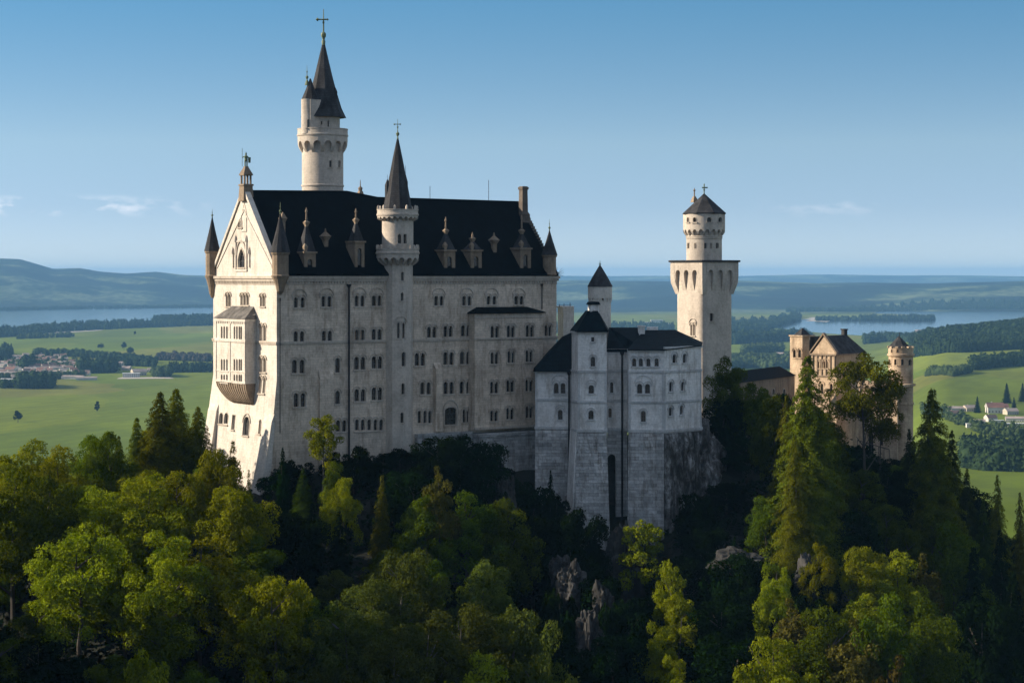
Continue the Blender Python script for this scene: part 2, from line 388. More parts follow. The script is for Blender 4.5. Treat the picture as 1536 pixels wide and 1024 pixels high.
def z6(x, y): return 780 + x / 3.2, 380 + y / 3.2
def zl(z, xs, yt, yb, w): return [(z(x, 0)[0], z(0, yt)[1], z(0, yb)[1], w / 3.2) for x in xs]
def corbels(mb, S, a0, a1, n, z_top, z_mid, z_low, proj, m=0, mback=0, pier=.3, zb=None, arc=6):
    """row of n round arches carried on tapering corbels; skin at depth -proj from z_mid arches up to z_top"""
    w = (a1 - a0) / n; pw = w * pier; r = (w - pw) / 2
    for k in range(n):
        c = a0 + (k + .5) * w
        pts = [(c - r + 2 * r * i / arc) for i in range(arc + 1)]
        zz = [z_mid + r * math.sqrt(max(0, 1 - ((x - c) / r) ** 2)) for x in pts]
        for i in range(arc):
            mb.face([S(pts[i], zz[i], -proj), S(pts[i + 1], zz[i + 1], -proj), S(pts[i + 1], z_top, -proj), S(pts[i], z_top, -proj)], m)
            mb.face([S(pts[i], zz[i], -proj), S(pts[i + 1], zz[i + 1], -proj), S(pts[i + 1], zz[i + 1], .02), S(pts[i], zz[i], .02)], m)
    for k in range(n + 1):
        c = a0 + k * w; lo, hi = max(a0, c - pw / 2), min(a1, c + pw / 2)
        mb.face([S(lo, z_mid, -proj), S(hi, z_mid, -proj), S(hi, z_top, -proj), S(lo, z_top, -proj)], m)
        steps = [(z_mid, proj), (z_mid - (z_mid - z_low) * .35, proj * .8), (z_mid - (z_mid - z_low) * .7, proj * .42), (z_low, 0.0)]
        for (za, pa), (zb_, pb) in zip(steps, steps[1:]):
            mb.face([S(lo, zb_, -pb), S(hi, zb_, -pb), S(hi, za, -pa), S(lo, za, -pa)], m)
            for e in (lo, hi): mb.face([S(e, zb_, -pb), S(e, za, -pa), S(e, za, .02), S(e, zb_, .02)], m)
def finial(mb, c, z, h, r=.12, cross=False, m=0, dirv=(1, 0)):
    mb.lathe(c, [(r * 1.4, z), (r * .8, z + h * .12), (r * 2.2, z + h * .22), (r * 2.4, z + h * .28), (r * .7, z + h * .36), (r * .5, z + h * .55),
                 (r * 1.3, z + h * .60), (r * .4, z + h * .66), (r * .25, z + h)], 8, m)
    if cross:
        zc = z + h * .74; d = Vector((dirv[0], dirv[1], 0)).normalized(); C = Vector((c[0], c[1], zc))
        mb.tube(C - d * h * .16, C + d * h * .13, r * .5, 6, m=m)
        for e in (-.16, .13): mb.lathe((C + d * h * e)[:2], [(0, zc - r * 1.4), (r * 1.4, zc), (0, zc + r * 1.4)], 6, m)
def radial(c, px_w, py=None): return px_w * c[1] / FPX
def loc_of(px, Y): return ((px - CX) / FPX * Y, Y)
def zat(py, Y): return (HY - py) / FPX * Y

# ================================================================== THE PALACE BUILDING
TH = R(35.1); DU = Vector((math.cos(TH), math.sin(TH))); DN = Vector((-DU.y, DU.x)); P0 = Vector((-37.65, 320)); PL, PW = 55.6, 22.4
def PP(a, b): return P0 + a * DU + b * DN
def PM(a, z, d=0.0): q = PP(a, d); return Vector((q.x, q.y, z))
palace = empty('palace_building', (*PP(PL / 2, PW / 2), -32), 'long five-storey grey limestone palace block with steep dark slate roof and sunlit gable end', 'castle building')
EZ = 0.1; ZB = -46.0; BAT = .10; ZREF = -16.5
front = Flat(PP(0, 0), PP(PL, 0)); gable = Flat(PP(0, PW), PP(0, 0), BAT, ZREF)
east = Flat(PP(PL, 0), PP(PL, PW)); back = Flat(PP(PL, PW), PP(0, PW))
FB = -1.8; blk0, _ = front.off(FB).inv(712, 500); blk1, _ = front.off(FB).inv(806, 500)
block = Flat(PP(blk0, FB), PP(blk1 + 1.2, FB))
def wl_(S, z, xs, yt, yb, w, **k): return pxwin(S, zl(z, xs, yt, yb, w), palace, **k)
# upper row, left of the stair tower
for xs, yt, yb in (((492, 524), 147, 196), ((624, 653), 141, 192), ((784, 811), 138, 190), ((866, 893), 138, 188)):
    wl_(front, z3, xs, yt, yb, 19, hood='big')
for xs, yt, yb in (((491, 521), 309, 364), ((626, 654), 307, 360), ((783, 811), 302, 356), ((866, 893), 299, 354)):
    wl_(front, z3, xs, yt, yb, 20)
for xs, yt, yb in (((485, 521), 446, 510), ((692,), 437, 508), ((783, 813), 432, 493), ((867, 895), 430, 488)):
    wl_(front, z3, xs, yt, yb, 23)
for xs, yt, yb in (((493, 526), 606, 672), ((692,), 595, 658), ((784, 814), 587, 645), ((867, 895), 579, 640)):
    wl_(front, z3, xs, yt, yb, 23)
wl_(front, z3, (785, 813, 844, 874, 901), 732, 784, 18); wl_(front, z3, (694, 724), 736, 790, 20)
# right of the stair tower
for xs in ((301, 327), (435, 461), (553, 581), (685, 711)): wl_(front, z5, xs, 140, 186 if xs[0] < 500 else 181, 18, hood='big')
for xs, yb in (((267, 292), 340), ((346, 370), 336), ((430, 456), 333), ((829, 847), 332)): wl_(front, z5, xs, yb - 52, yb, 19 if xs[0] < 800 else 14)
for xs, yb in (((209, 236), 474), ((346, 375), 470), ((426, 456), 467)): wl_(front, z5, xs, yb - 60, yb, 21)
for xs, yb in (((235, 265), 612), ((347, 375), 610), ((424, 456), 608)): wl_(front, z5, xs, yb - 58, yb, 20)
wl_(front, z5, (221, 248, 271), 690, 750, 16)
wl_(front, z5, (371,), 674, 757, 66, kind='seg', t=.25, label='wide arched doorway with grey shutters'); wl_(front, z5, (436, 455), 684, 746, 15)
for xs, yb, w in (((571, 593), 340, 17), ((649, 670), 338, 17), ((740, 761), 336, 17), ((571, 591), 466, 16), ((652, 670), 460, 16), ((739, 757), 456, 16),
                  ((569, 590), 607, 17), ((647, 667), 600, 17), ((738, 757), 597, 17), ((569, 589), 740, 16), ((646, 666), 732, 16), ((739, 757), 725, 16)):
    pxwin(block, zl(z5, xs, yb - (56 if yb != 740 else 50), yb, w), palace)
# gable end
for xs, yt, yb, w in (((162, 175), 132, 190, 9), ((232, 247, 262), 134, 184, 9), ((326, 340), 137, 190, 9), ((325, 343), 280, 355, 11), ((325, 343), 436, 505, 11),
                      ((325, 343), 532, 606, 9)):
    wl_(gable, z3, xs, yt, yb, w, t=.08)
wl_(gable, z3, (152, 176), 700, 752, 17, t=.08, hood=False); wl_(gable, z3, (212,), 710, 780, 13, kind='flat', hood=False, t=.06)
wl_(gable, z3, (275,), 718, 808, 28, t=.1); wl_(gable, z3, (340,), 732, 800, 9, t=.06, hood=False)
pxwin(gable, [(362.3, 373, 401, 13)], palace, kind='point', t=.3, label='pointed gable window in a moulded stone surround')
pxwin(gable, [(358.6, 330, 341, 2.6), (361.8, 330, 341, 2.6)], palace, t=.1, hood=False)
# walls
mb = MB()
apx = (HY - 287) / FPX * 329
so = BAT * (ZREF - ZB)
wall_panel(mb, front, [(0, EZ), (0, ZREF), (-so, ZB), (PL, ZB), (PL, EZ)], m=0)
wall_panel(mb, gable, [(0, EZ), (-.0, ZREF), (-so * .9, ZB), (PW, ZB), (PW, EZ), (PW / 2, apx)], m=1)
wall_panel(mb, east, [(0, ZB), (PW, ZB), (PW, EZ), (PW / 2, 13.2), (0, EZ)])
wall_panel(mb, back, [(0, ZB), (PL + so, ZB), (PL, ZREF), (PL, EZ), (0, EZ)])
zt_b = zat(468, 350); zb_b = zat(640, 347)
wall_panel(mb, block, [(0, zb_b), (block.L, zb_b), (block.L, zt_b), (0, zt_b)])
for a in (blk0, blk1 + 1.2):
    mb.face([PM(a, zb_b, FB), PM(a, zt_b, FB), PM(a, zt_b, .3), PM(a, zb_b, .3)])
palace_wall = mb.build('wall', [M_FACADE, M_LIME], palace, smooth=False)
# rusticated base under the projecting block, ledge
mb = MB()
zl_ = zat(646, 346)
bA, _ = front.off(-2.5).inv(719, 660)
mb.box(PM, bA, blk1 + 1.2, -2.5, .4, ZB, zl_ - .5)
mb.box(PM, bA - .25, blk1 + 1.2, -2.75, .4, zl_ - .497, zl_)
bL, _ = front.inv(622, 645)
mb.box(PM, bL, bA - .1, -.9, .3, ZB, zat(648, 340) - .2); mb.box(PM, bL, bA - .26, -1.1, .3, zat(648, 340) - .197, zat(648, 340) + .12)
mb.build('plinth', M_BASE, palace, smooth=False)
# pilasters and flat buttresses on the long side
mb = MB()
pA, _ = front.inv(650, 600); pB, _ = front.inv(660, 600)
for z0, z1, e in ((zat(644, 341), zat(552, 341), -.8), ):
    mb.box(PM, pA, pB, e, .1, z0, z1); mb.face([PM(pA, z1, e), PM(pB, z1, e), PM(pB, z1 + 1.2, .05), PM(pA, z1 + 1.2, .05)])
mb.build('buttress', M_FACADE, palace, smooth=False); mb = MB()
p1, _ = front.inv(478, 600); p2, _ = front.inv(499, 600)
mb.box(PM, p1, p2, -.45, .1, ZB, zat(568, 328)); mb.face([PM(p1, zat(568, 328), -.45), PM(p2, zat(568, 328), -.45), PM(p2, zat(568, 328) + 2, .05), PM(p1, zat(568, 328) + 2, .05)])
mb.build('buttress', M_FACADE, palace, smooth=False)
def corner_buttress(S, a0, a1, ztop, outb, name='buttress', m=M_LIME):
    mb = MB(); n = 5; rows = []
    for i in range(n + 1):
        t = i / n; z = ztop + (ZB - ztop) * t; o = .35 + outb * t ** 1.3
        rows.append([S(a0 - o * .25 * t, z, .3), S(a0 - o * .25 * t, z, -o), S(a1 + o * .1, z, -o), S(a1 + o * .1, z, .3)])
    mb.grid(rows, 0); mb.face([S(a0, ztop, -.35), S(a1, ztop, -.35), S(a1, ztop + 1.3, .05), S(a0, ztop + 1.3, .05)])
    for e in (a0, a1): mb.face([S(e, ztop, -.35), S(e, ztop + 1.3, .05), S(e, ztop, .05)])
    return mb.build(name, m, palace, smooth=False)
corner_buttress(gable, PW - 2.6, PW + .15, zat(632, 321), 2.6); corner_buttress(gable, -.1, 3.0, zat(615, 336), 2.4)
# cornices and string courses
mb = MB()
def band(S, a0, a1, z, h, p, m=0, base=0.0): mb.box(S, a0, a1, -p - base, .03, z, z + h, m)
for S, LL in ((front, PL), (gable, PW), (east, PW), (back, PL)):
    e = .45
    band(S, -e, LL + e, -.32, .45, .5); band(S, -.28, LL + .28, -.72, .397, .28)
    n = int(LL / .55)
    for k in range(n): mb.box(S, (k + .25) * LL / n, (k + .7) * LL / n, -.2, .03, -1.1, -.722)
    band(S, -.1, LL + .1, -1.25, .148, .12)
zs = zat(514.5, 322)
aS, _ = front.inv(579, 515)
for S, a0, a1, p in ((front, -.2, blk0 - .01, .22), (front, blk1 + 1.2, PL + .2, .22), (gable, -.2, PW + .2, .22)):
    mb.box(S, a0, a1, -p, .03, zs, zs + .28); mb.box(S, a0, a1, -p + .1, .03, zs - .25, zs - .003)
mb.box(block, -.2, block.L + .2, -.24, .03, zs, zs + .28)
mb.box(block, -.15, block.L + .15, -.3, .03, zb_b + .02, zb_b + .4)
mb.box(block, -.05, block.L + .05, -.12, .03, zt_b - .9, zt_b - .6)
mb.build('string_course', M_TRIM, palace, smooth=False)
# gable coping, blind arch mouldings
mb = MB()
for sgn in (0, 1):
    e0 = (0 if sgn == 0 else PW); sg = 1 if sgn == 0 else -1
    a0, z0, a1, z1 = e0 - sg * .35, EZ, PW / 2, apx + .2
    for (d0, d1, off, th) in ((-.25, .7, 0, .5),):
        q = [gable(a0, z0 + off, d0), gable(a1, z1 + off, d0), gable(a1, z1 + off + th * 1.5, d0), gable(a0, z0 + off + th * 1.5, d0)]
        w = [gable(a0, z0 + off, d1), gable(a1, z1 + off, d1), gable(a1, z1 + off + th * 1.5, d1), gable(a0, z0 + off + th * 1.5, d1)]
        mb.face(q); mb.face(w); mb.face([q[3], q[2], w[2], w[3]]); mb.face([q[0], q[1], w[1], w[0]])
    # inner raking moulding
    for (i, o, zz) in ((1.5, .25, 1.0),):
        A = (e0 + sg * i, EZ + 1.3); B = (PW / 2 - sg * .05, apx - 3.3)
        q = [gable(A[0], A[1], -.12), gable(B[0], B[1], -.12), gable(B[0], B[1] + .3, -.12), gable(A[0], A[1] + .3, -.12)]
        mb.face(q); mb.face([q[2], q[3], gable(A[0], A[1] + .3, .01), gable(B[0], B[1] + .3, .01)]); mb.face([q[0], q[1], gable(B[0], B[1], .01), gable(A[0], A[1], .01)])
ga, gz = gable.inv(362.3, 373)
for (hw, z0, z1) in ((1.9, zat(404, 329), zat(362, 329)), (2.9, zat(401, 329), zat(380, 329))):
    for e in (-1, 1):
        mb.box(gable, ga + e * hw - .14, ga + e * hw + .14, -.22, .02, z0, z1); mb.lathe(tuple(gable(ga + e * hw, 0, -.15))[:2], [(.3, z1), (.22, z1 + .5), (0, z1 + 1.2)], 6)
mb.box(gable, ga - 2.1, ga + 2.1, -.2, .02, zat(404, 329) - .3, zat(404, 329) - .003); mb.box(gable, ga - 1.9, ga + 1.9, -.14, .02, zat(362, 329) - .1, zat(362, 329) + .15)
for (hw, z0, z1) in ((.9, zat(345, 329), zat(320, 329)),):
    for e in (-1, 1): mb.box(gable, PW / 2 + e * hw - .08, PW / 2 + e * hw + .08, -.12, .02, z0, z1)
    mb.box(gable, PW / 2 - 1, PW / 2 + 1, -.14, .02, z0 - .25, z0 - .003)
    for e in (-1, 1): mb.face([gable(PW / 2 + e * .98, z1, -.12), gable(PW / 2, z1 + 2.0, -.12), gable(PW / 2, z1 + 1.7, -.12), gable(PW / 2 + e * .8, z1, -.12)])
mb.build('gable_coping', M_LIME, palace, smooth=False)
# apex pedestal with its bronze knight
mb = MB(); ac = PP(.35, PW / 2); za = apx
def sq(c, h, z, rot=TH): return [Vector((c[0] + h * math.sqrt(2) * math.cos(rot + math.pi / 4 + k * math.pi / 2), c[1] + h * math.sqrt(2) * math.sin(rot + math.pi / 4 + k * math.pi / 2), z)) for k in range(4)]
mb.loft([sq(ac, .95, za - 1.6), sq(ac, .8, za + .9)]); mb.loft([sq(ac, .95, za + .903), sq(ac, .9, za + 1.2)])
for sx in (-1, 1):
    for sy in (-1, 1):
        c = Vector(ac) + DU * .55 * sx + DN * .55 * sy; mb.loft([sq(c, .13, za + 1.203), sq(c, .13, za + 2.6)])
mb.loft([sq(ac, .85, za + 2.603), sq(ac, .85, za + 2.8), sq(ac, .35, za + 3.9), sq(ac, .3, za + 4.1)])
ped = mb.build('pedestal', M_SAND, palace, smooth=False)
mb = MB(); z = za + 4.1
for e in (-1, 1): mb.lathe((ac.x + .16 * e, ac.y), [(.13, z), (.11, z + .5), (.15, z + .9)], 7)
mb.lathe(ac, [(.2, z + .85), (.3, z + 1.0), (.26, z + 1.3), (.36, z + 1.65), (.2, z + 1.8), (.1, z + 1.86), (.16, z + 2.0), (.15, z + 2.15), (.04, z + 2.32), (0, z + 2.5)], 9)
mb.tube((ac.x + .3, ac.y, z + 1.6), (ac.x + .55, ac.y, z + 1.3), .08); mb.tube((ac.x - .3, ac.y, z + 1.65), (ac.x - .62, ac.y, z + 1.45), .08)
mb.tube((ac.x - .62, ac.y, z), (ac.x - .62, ac.y, z + 3.0), .04); mb.tube((ac.x + .58, ac.y, z + .6), (ac.x + .58, ac.y, z + 1.5), .2, 5, .26)
mb.build('knight_statue', M_COPPER, ped)
# main roof
mb = MB()
mid = front.off(PW / 2)
r1, _ = mid.inv(520, 288); r2, _ = mid.inv(566, 297)
sta = [(.55, 14.0), (r1, 14.35), (r2, 13.45), (PL, 13.35)]
ov = .62
for (a, z), (b, w) in zip(sta, sta[1:]):
    n = 6
    for i in range(n):
        t0, t1 = i / n, (i + 1) / n
        f = lambda a_, z_, t, s: PM(a_, EZ + .12 + (z_ - EZ) * t + (.25 * (1 - t) ** 3), (-ov + (PW / 2 + ov) * t) if s > 0 else PW + ov - (PW / 2 + ov) * t)
        mb.face([f(a, z, t0, 1), f(b, w, t0, 1), f(b, w, t1, 1), f(a, z, t1, 1)]); mb.face([f(a, z, t0, -1), f(b, w, t0, -1), f(b, w, t1, -1), f(a, z, t1, -1)])
mb.box(PM, .4, PL, -ov, -ov + .1, EZ + .03, EZ + .36); mb.box(PM, .4, PL, PW + ov - .1, PW + ov, EZ + .03, EZ + .36)
for (a, z), (b, w) in zip(sta, sta[1:]):
    mb.tube(PM(a, z + .12, PW / 2), PM(b, w + .12, PW / 2), .16)
roof = mb.build('roof', M_ROOF, palace, smooth=False)
mb = MB()   # roof of the projecting block
o = -.35
e1 = block.L + .3
mb.face([block(o, zt_b + .05, -.4), block(e1, zt_b + .05, -.4), block(e1 - 2.5, zt_b + 1.0, 1.85), block(1.6, zt_b + 1.0, 1.85)])
mb.face([block(o, zt_b + .05, -.4), block(1.6, zt_b + 1.0, 1.85), block(o, zt_b + .05, 1.85)])
mb.face([block(e1, zt_b + .05, -.4), block(e1 - 2.5, zt_b + 1.0, 1.85), block(e1, zt_b + .05, 1.85)])
mb.box(block, o, e1, -.4, 1.75, zt_b - .12, zt_b + .046)
mb.build('roof', M_ROOF, palace, smooth=False)
# lightning rods
for px, yt in ((645, 279), (733, 270)):
    a, _ = mid.inv(px, 300); mb = MB(); mb.tube(PM(a, 13.3, PW / 2), PM(a, zat(yt, PP(a, PW / 2).y), PW / 2), .045); mb.build('lightning_rod', M_IRON, palace)
# ridge ornament behind
a, _ = mid.inv(545, 292); mb = MB(); c = PP(a, PW / 2 + 1); z = 12.3
mb.loft([sq(c, .55, z), sq(c, .4, z + 1.6), sq(c, .5, z + 1.65), sq(c, .3, z + 2.4)]); mb.lathe(c, [(.3, z + 2.4), (.4, z + 2.9), (.1, z + 3.2), (.04, z + 4.3)], 8); mb.build('chimney', M_SAND, palace, smooth=False)
# east gable chimney
a, _ = front.off(PW * .42).inv(793, 300); mb = MB(); c = PP(PL - .8, PW * .40); z = 8.0
mb.loft([sq(c, .95, z), sq(c, .85, z + 3.2), sq(c, .6, z + 3.6), sq(c, .55, z + 7.6)]); mb.loft([sq(c, .68, z + 7.603), sq(c, .7, z + 8.0), sq(c, .45, z + 8.2)])
mb.build('chimney', M_SHADESAND, palace, smooth=False)
mb = MB(); nst = 26
for sg in (0, 1):
    for k in range(nst):
        b0 = PW / 2 * k / nst; b1 = PW / 2 * (k + 1) / nst; zb_ = EZ + 13.2 * b0 / (PW / 2); z1_ = EZ + 13.2 * (k + 1) / nst + .3
        if sg: b0, b1 = PW - b1, PW - b0
        mb.box(PM, PL - .45, PL + .3, b0 + .002, b1 - .002, zb_ - .5, z1_)
mb.loft([sq(c, 1.35, 6.5), sq(c, 1.2, 9.6), sq(c, .96, 10.0)])
mb.build('gable_coping', M_SHADESAND, palace, smooth=False)
# dormers and slim chimneys on the long roof slope
def dormer(px, wpx, ytop, orn, fin):
    S = front.off(.35); a, z = S.inv(px, ytop); w = wpx * .108; mb = MB()
    h = 2.9
    F = Flat(PP(a - w / 2, .35), PP(a + w / 2, .35)); F.open = [arch(w / 2, 1.2, w * .42, z - 2.1, 'round')]
    wall_panel(mb, F, [(0, EZ + .3), (w, EZ + .3), (w, z), (0, z)], .3)
    op = F.open[0]; mb.face([F(x, y, .28) for x, y in op], 1)
    for e in (a - w / 2, a + w / 2): mb.face([PM(e, EZ + .3, .35), PM(e, z, .35), PM(e, z, .35 + h), PM(e, EZ + .3, .35 + h)])
    mb.box(PM, a - w / 2 - .18, a + w / 2 + .18, .12, .35 + h, z + .003, z + .28)
    d = mb.build('dormer', [M_SAND, M_GLASS], palace, smooth=False)
    mb = MB(); c = PP(a, .35 + 1.2); z0 = z + .283; zf = zat(orn, c.y)
    mb.loft([sq(c, w / 2 + .05, z0), sq(c, w * .30, z0 + (zf - z0) * .5), sq(c, .16, zf)]); mb.build('dormer_roof', M_ROOFG, d, smooth=False)
    mb = MB()
    mb.loft([sq(c, .14, zf - .6), sq(c, .24, zf), sq(c, .46, zf + .5), sq(c, .36, zf + .55), sq(c, .15, zf + .8)]); zt = zat(fin, c.y)
    mb.lathe(c, [(.16, zf + .9), (.12, zt - .8), (.22, zt - .7), (.03, zt)], 6)
    if wpx > 19:
        c2 = PP(a - w * .35, .3 + .3); mb.loft([sq(c2, .22, z0), sq(c2, .34, z0 + .8), sq(c2, .28, z0 + .9), sq(c2, .1, z0 + 1.3)]); 
    mb.build('finial', M_SAND, d, smooth=False)
dormer(465, 20, 380, 338, 311); dormer(539.5, 17, 364, 334, 312); dormer(674.5, 21, 377, 350, 325); dormer(714.5, 21, 377, 362, 348); dormer(788.5, 21, 374, 350, 322)
def stack(px, yt, yb, S_b):
    S = front.off(S_b); a, z1 = S.inv(px, yt); _, z0 = S.inv(px, yb); c = PP(a, S_b); mb = MB()
    mb.loft([sq(c, .3, z0 - 1), sq(c, .38, z1 - 1.6), sq(c, .75, z1 - .9), sq(c, .6, z1 - .8), sq(c, .15, z1 - .2), sq(c, .05, z1 + .4)]); mb.build('chimney', M_SAND, palace, smooth=False)
stack(488, 346, 374, 3.6); stack(741, 352, 386, 3.2)
# corner turrets
def turret(c, r, z0, z1, z2, ztip, fin_h, mbody, corb=2.6, label=None, base_r=.3):
    mb = MB()
    mb.lathe(c, [(.15, z0 - corb), (r * .45, z0 - corb * .8), (r * .62, z0 - corb * .45), (r * .9, z0 - corb * .15), (r * 1.08, z0)], 12, rot=.26)
    mb.lathe(c, [(r, z0 + .003), (r, z1)], 12, rot=.26); mb.lathe(c, [(r * 1.02, z1 - .35), (r * 1.14, z1 - .2), (r * 1.16, z1 + .05)], 12, rot=.26)
    mb.lathe(c, [(r * 1.06, z0 + .0), (r * 1.12, z0 + .15), (r * 1.0, z0 + .35)], 12, rot=.26)
    t = mb.build('turret', mbody, palace, smooth=False)
    if label: t['label'] = label
    mb = MB(); mb.lathe(c, [(r * 1.22, z1 + .055), (r * .92, z1 + (ztip - z1) * .25), (r * .45, z1 + (ztip - z1) * .63), (.06, ztip)], 12, rot=.26); mb.build('cone_roof', M_ROOFG, t, smooth=False)
    mb = MB(); finial(mb, c, ztip - .1, fin_h, .09); mb.build('finial', M_COPPER, t)
    return t
c = PP(.3, -.1); turret(Vector(c) + DU * .3, 1.33, 0.0, zat(379, 320), 0, zat(320, 320), 1.9, M_SAND, 2.9)
c = PP(-.1, PW + .2); turret(c, 1.12, 0.0, zat(377, 338), 0, zat(325, 338), 1.4, M_SAND, 3.6)
c = PP(PL - 1.4, .2); turret(c, 1.2, 0.3, zat(383, 351), 0, zat(345, 351), 2.0, M_SAND, .5)
mb = MB(); c = PP(1.6, .9); mb.loft([sq(c, .3, 2), sq(c, .3, 8.8), sq(c, .55, 9.4), sq(c, .45, 9.5), sq(c, .05, 10.4)]); mb.build('chimney', M_SAND, palace, smooth=False)
# two-storey oriel on the gable
OP = -1.95; og = gable.off(OP); og.slope = 0
oa0, _ = og.inv(323.6, 500); oa1, _ = og.inv(368.2, 500); oriel = Flat(gable.p + gable.u * oa0 + gable.n * OP, gable.p + gable.u * oa1 + gable.n * OP)
zt_o = zat(478, 328); zb_o = zat(574, 328)
mb = MB(); side = Flat(gable.p + gable.u * oa1 + gable.n * OP, gable.p + gable.u * oa1)
def merged_windows(S, groups, mb, kind='round', dep=.3):
    for g in groups:
        for (x, yt, yb, w) in g:
            a, z0 = S.inv(x, yb); _, z1 = S.inv(x, yt); a1, _ = S.inv(x + w / 2, yb); a2, _ = S.inv(x - w / 2, yb); o = arch(a, z0, a1 - a2, z1 - z0, kind); S.open.append(o)
            mb.face([S(p, q, dep - .05) for p, q in o], 1)
        xs = [q[0] for q in g]; w = g[0][3]; A, zb2 = S.inv(min(xs) - w, g[0][2]); B, _ = S.inv(max(xs) + w, g[0][2])
        mb.box(S, A, B, -.12, .02, zb2 - .16, zb2 - .02)
G_ = []
for xs in ((136, 148, 161), (197, 209, 221, 230)):
    G_.append((xs, 285, 350)); G_.append((xs, 442, 498)); G_.append((xs, 516, 554))
ob = MB()
for xs, yt, yb in G_: merged_windows(oriel, [[(z3(x, 0)[0], z3(0, yt)[1], z3(0, yb)[1], 8 / 3.2) for x in xs]], ob)
wall_panel(ob, oriel, [(0, zb_o), (oriel.L, zb_o), (oriel.L, zt_o), (0, zt_o)], .3)
wall_panel(ob, side, [(0, zb_o), (side.L, zb_o), (side.L, zt_o + 1.0), (0, zt_o)], .3)
oth = Flat(gable.p + gable.u * oa0, gable.p + gable.u * oa0 + gable.n * OP); wall_panel(ob, oth, [(0, zb_o), (oth.L, zb_o), (oth.L, zt_o), (0, zt_o + 1.0)], .3)
for z, h, p in ((zt_o - .45, .43, .22), (zs, .3, .18), (zat(510, 328), .2, .12), (zb_o, .35, .15), (zat(558, 328), .15, .1)):
    ob.box(oriel, -p, oriel.L + p, -p, .02, z, z + h); ob.box(side, 0, side.L, -p, .02, z, z + h)
for a in (0.05, oriel.L * .48, oriel.L - .3): ob.box(oriel, a, a + .25, -.1, .02, zb_o + .4, zt_o - .5)
n = 16
for k in range(n): ob.box(oriel, (k + .2) * oriel.L / n, (k + .7) * oriel.L / n, -.16, .02, zt_o - .75, zt_o - .455)
OR = ob.build('oriel', [M_LIME, M_GLASS], palace, smooth=False)
mb = MB(); zc = zat(608, 328); rows = []
for i in range(7):
    t = i / 6; z = zb_o + (zc - zb_o) * t; d = OP * math.sqrt(max(0, 1 - t ** 1.6)); lo = oa0 + (oa1 - oa0) * .38 * t ** 1.5
    rows.append([gable.off(0)(lo, z, .1), gable.off(0)(lo, z, d), gable.off(0)(oa1, z, d), gable.off(0)(oa1, z, .1)])
mb.grid(rows)
for k in range(13):     # raised ribs of the corbel
    for r_, s_ in zip(rows, rows[1:]):
        q = [r_[1].lerp(r_[2], (k + .2) / 13), r_[1].lerp(r_[2], (k + .5) / 13), s_[1].lerp(s_[2], (k + .5) / 13), s_[1].lerp(s_[2], (k + .2) / 13)]
        off = -Vector((gable.n.x, gable.n.y, .3)) * .1; mb.face([v + off for v in q]); mb.face([q[0], q[0] + off, q[3] + off, q[3]]); mb.face([q[1], q[1] + off, q[2] + off, q[2]])
mb.build('corbel', M_SAND, OR, smooth=False)
mb = MB(); z1 = zat(459, 329)
A = oriel(-.35, zt_o + .02, -.35); B = oriel(oriel.L + .35, zt_o + .02, -.35); C_ = gable(oa1 - .8, z1, 0.02); D_ = gable(oa0 + 2.2, z1, .02)
mb.face([A, B, C_, D_]); mb.face([B, side(side.L + 0, zt_o + .02, -.35), C_]); mb.face([A, D_, gable(oa0 - .3, zt_o, .02)]); mb.face([A, B, side(side.L, zt_o + .02, -.35), gable(oa0 - .3, zt_o + .02, .02)])
mb.build('oriel_roof', M_ROOFL, OR, smooth=False)
# rain pipes
def pipe(pts, parent, r=.13):
    mb = MB()
    for p, q in zip(pts, pts[1:]): mb.tube(p, q, r)
    z = pts[0][2]
    mb.lathe(tuple(pts[0])[:2], [(r, z - .5), (r * 2.2, z - .1), (r * 2.2, z + .1)], 8)
    return mb.build('rain_pipe', M_IRON, parent)
a, _ = front.inv(522, 500); pipe([front(a, -1.3, -.35), front(a, ZB, -.35)], palace, .17)
a, _ = front.inv(811.5, 440); pipe([front(a, -1.3, -.3), front(a, zt_b + .5, -.3)], palace, .1)
a, _ = front.inv(413, 450); pipe([front(.45, -3.5, -.3), front(.45, -25, -.3)], palace, .07)
# small shrub rooted on the east cornice is set with the plants

# ================================================================== STAIR TOWER on the long side
stc = PP(22.9, .25); stair = empty('stair_tower', (*stc, -30), 'slim stair tower with two ringed balconies and slate spire midway along the palace side', 'tower')
SR = Round(stc, 2.55, 9)
def swin(S, px, yt, yb, w, parent, **k): pxwin(S, [(px, yt, yb, w)], parent, **k)
for px, yt, yb, w in ((602.5, 408, 421, 4), (602, 439, 451, 4), (604.6, 528, 549, 6.5), (603.5, 574.5, 591, 5), (602, 618.5, 634, 5)): swin(SR, px, yt, yb, w, stair, t=.12, hood=False)
pxwin(SR, [(596.3, 484, 507, 3.6), (604, 484, 507, 3.6)], stair, t=.1, hood='big')
zr2 = zat(380, 331); zr1 = zat(320, 331)
mb = MB(); wall_panel(mb, SR, [(-SR.L / 2, ZB), (SR.L / 2, ZB), (SR.L / 2, zr2 - .3), (-SR.L / 2, zr2 - .3)], .4)
SU = Round(stc, 2.62, 30)
pxwin(SU, [(597.9, 351, 365, 5), (606.4, 351, 365, 5)], stair, t=.1, hood=False)
wall_panel(mb, SU, [(-SU.L / 2, zr2 - .3), (SU.L / 2, zr2 - .3), (SU.L / 2, zr1 + .3), (-SU.L / 2, zr1 + .3)], .35)
mb.build('wall', M_TOWER, stair, angle=20)
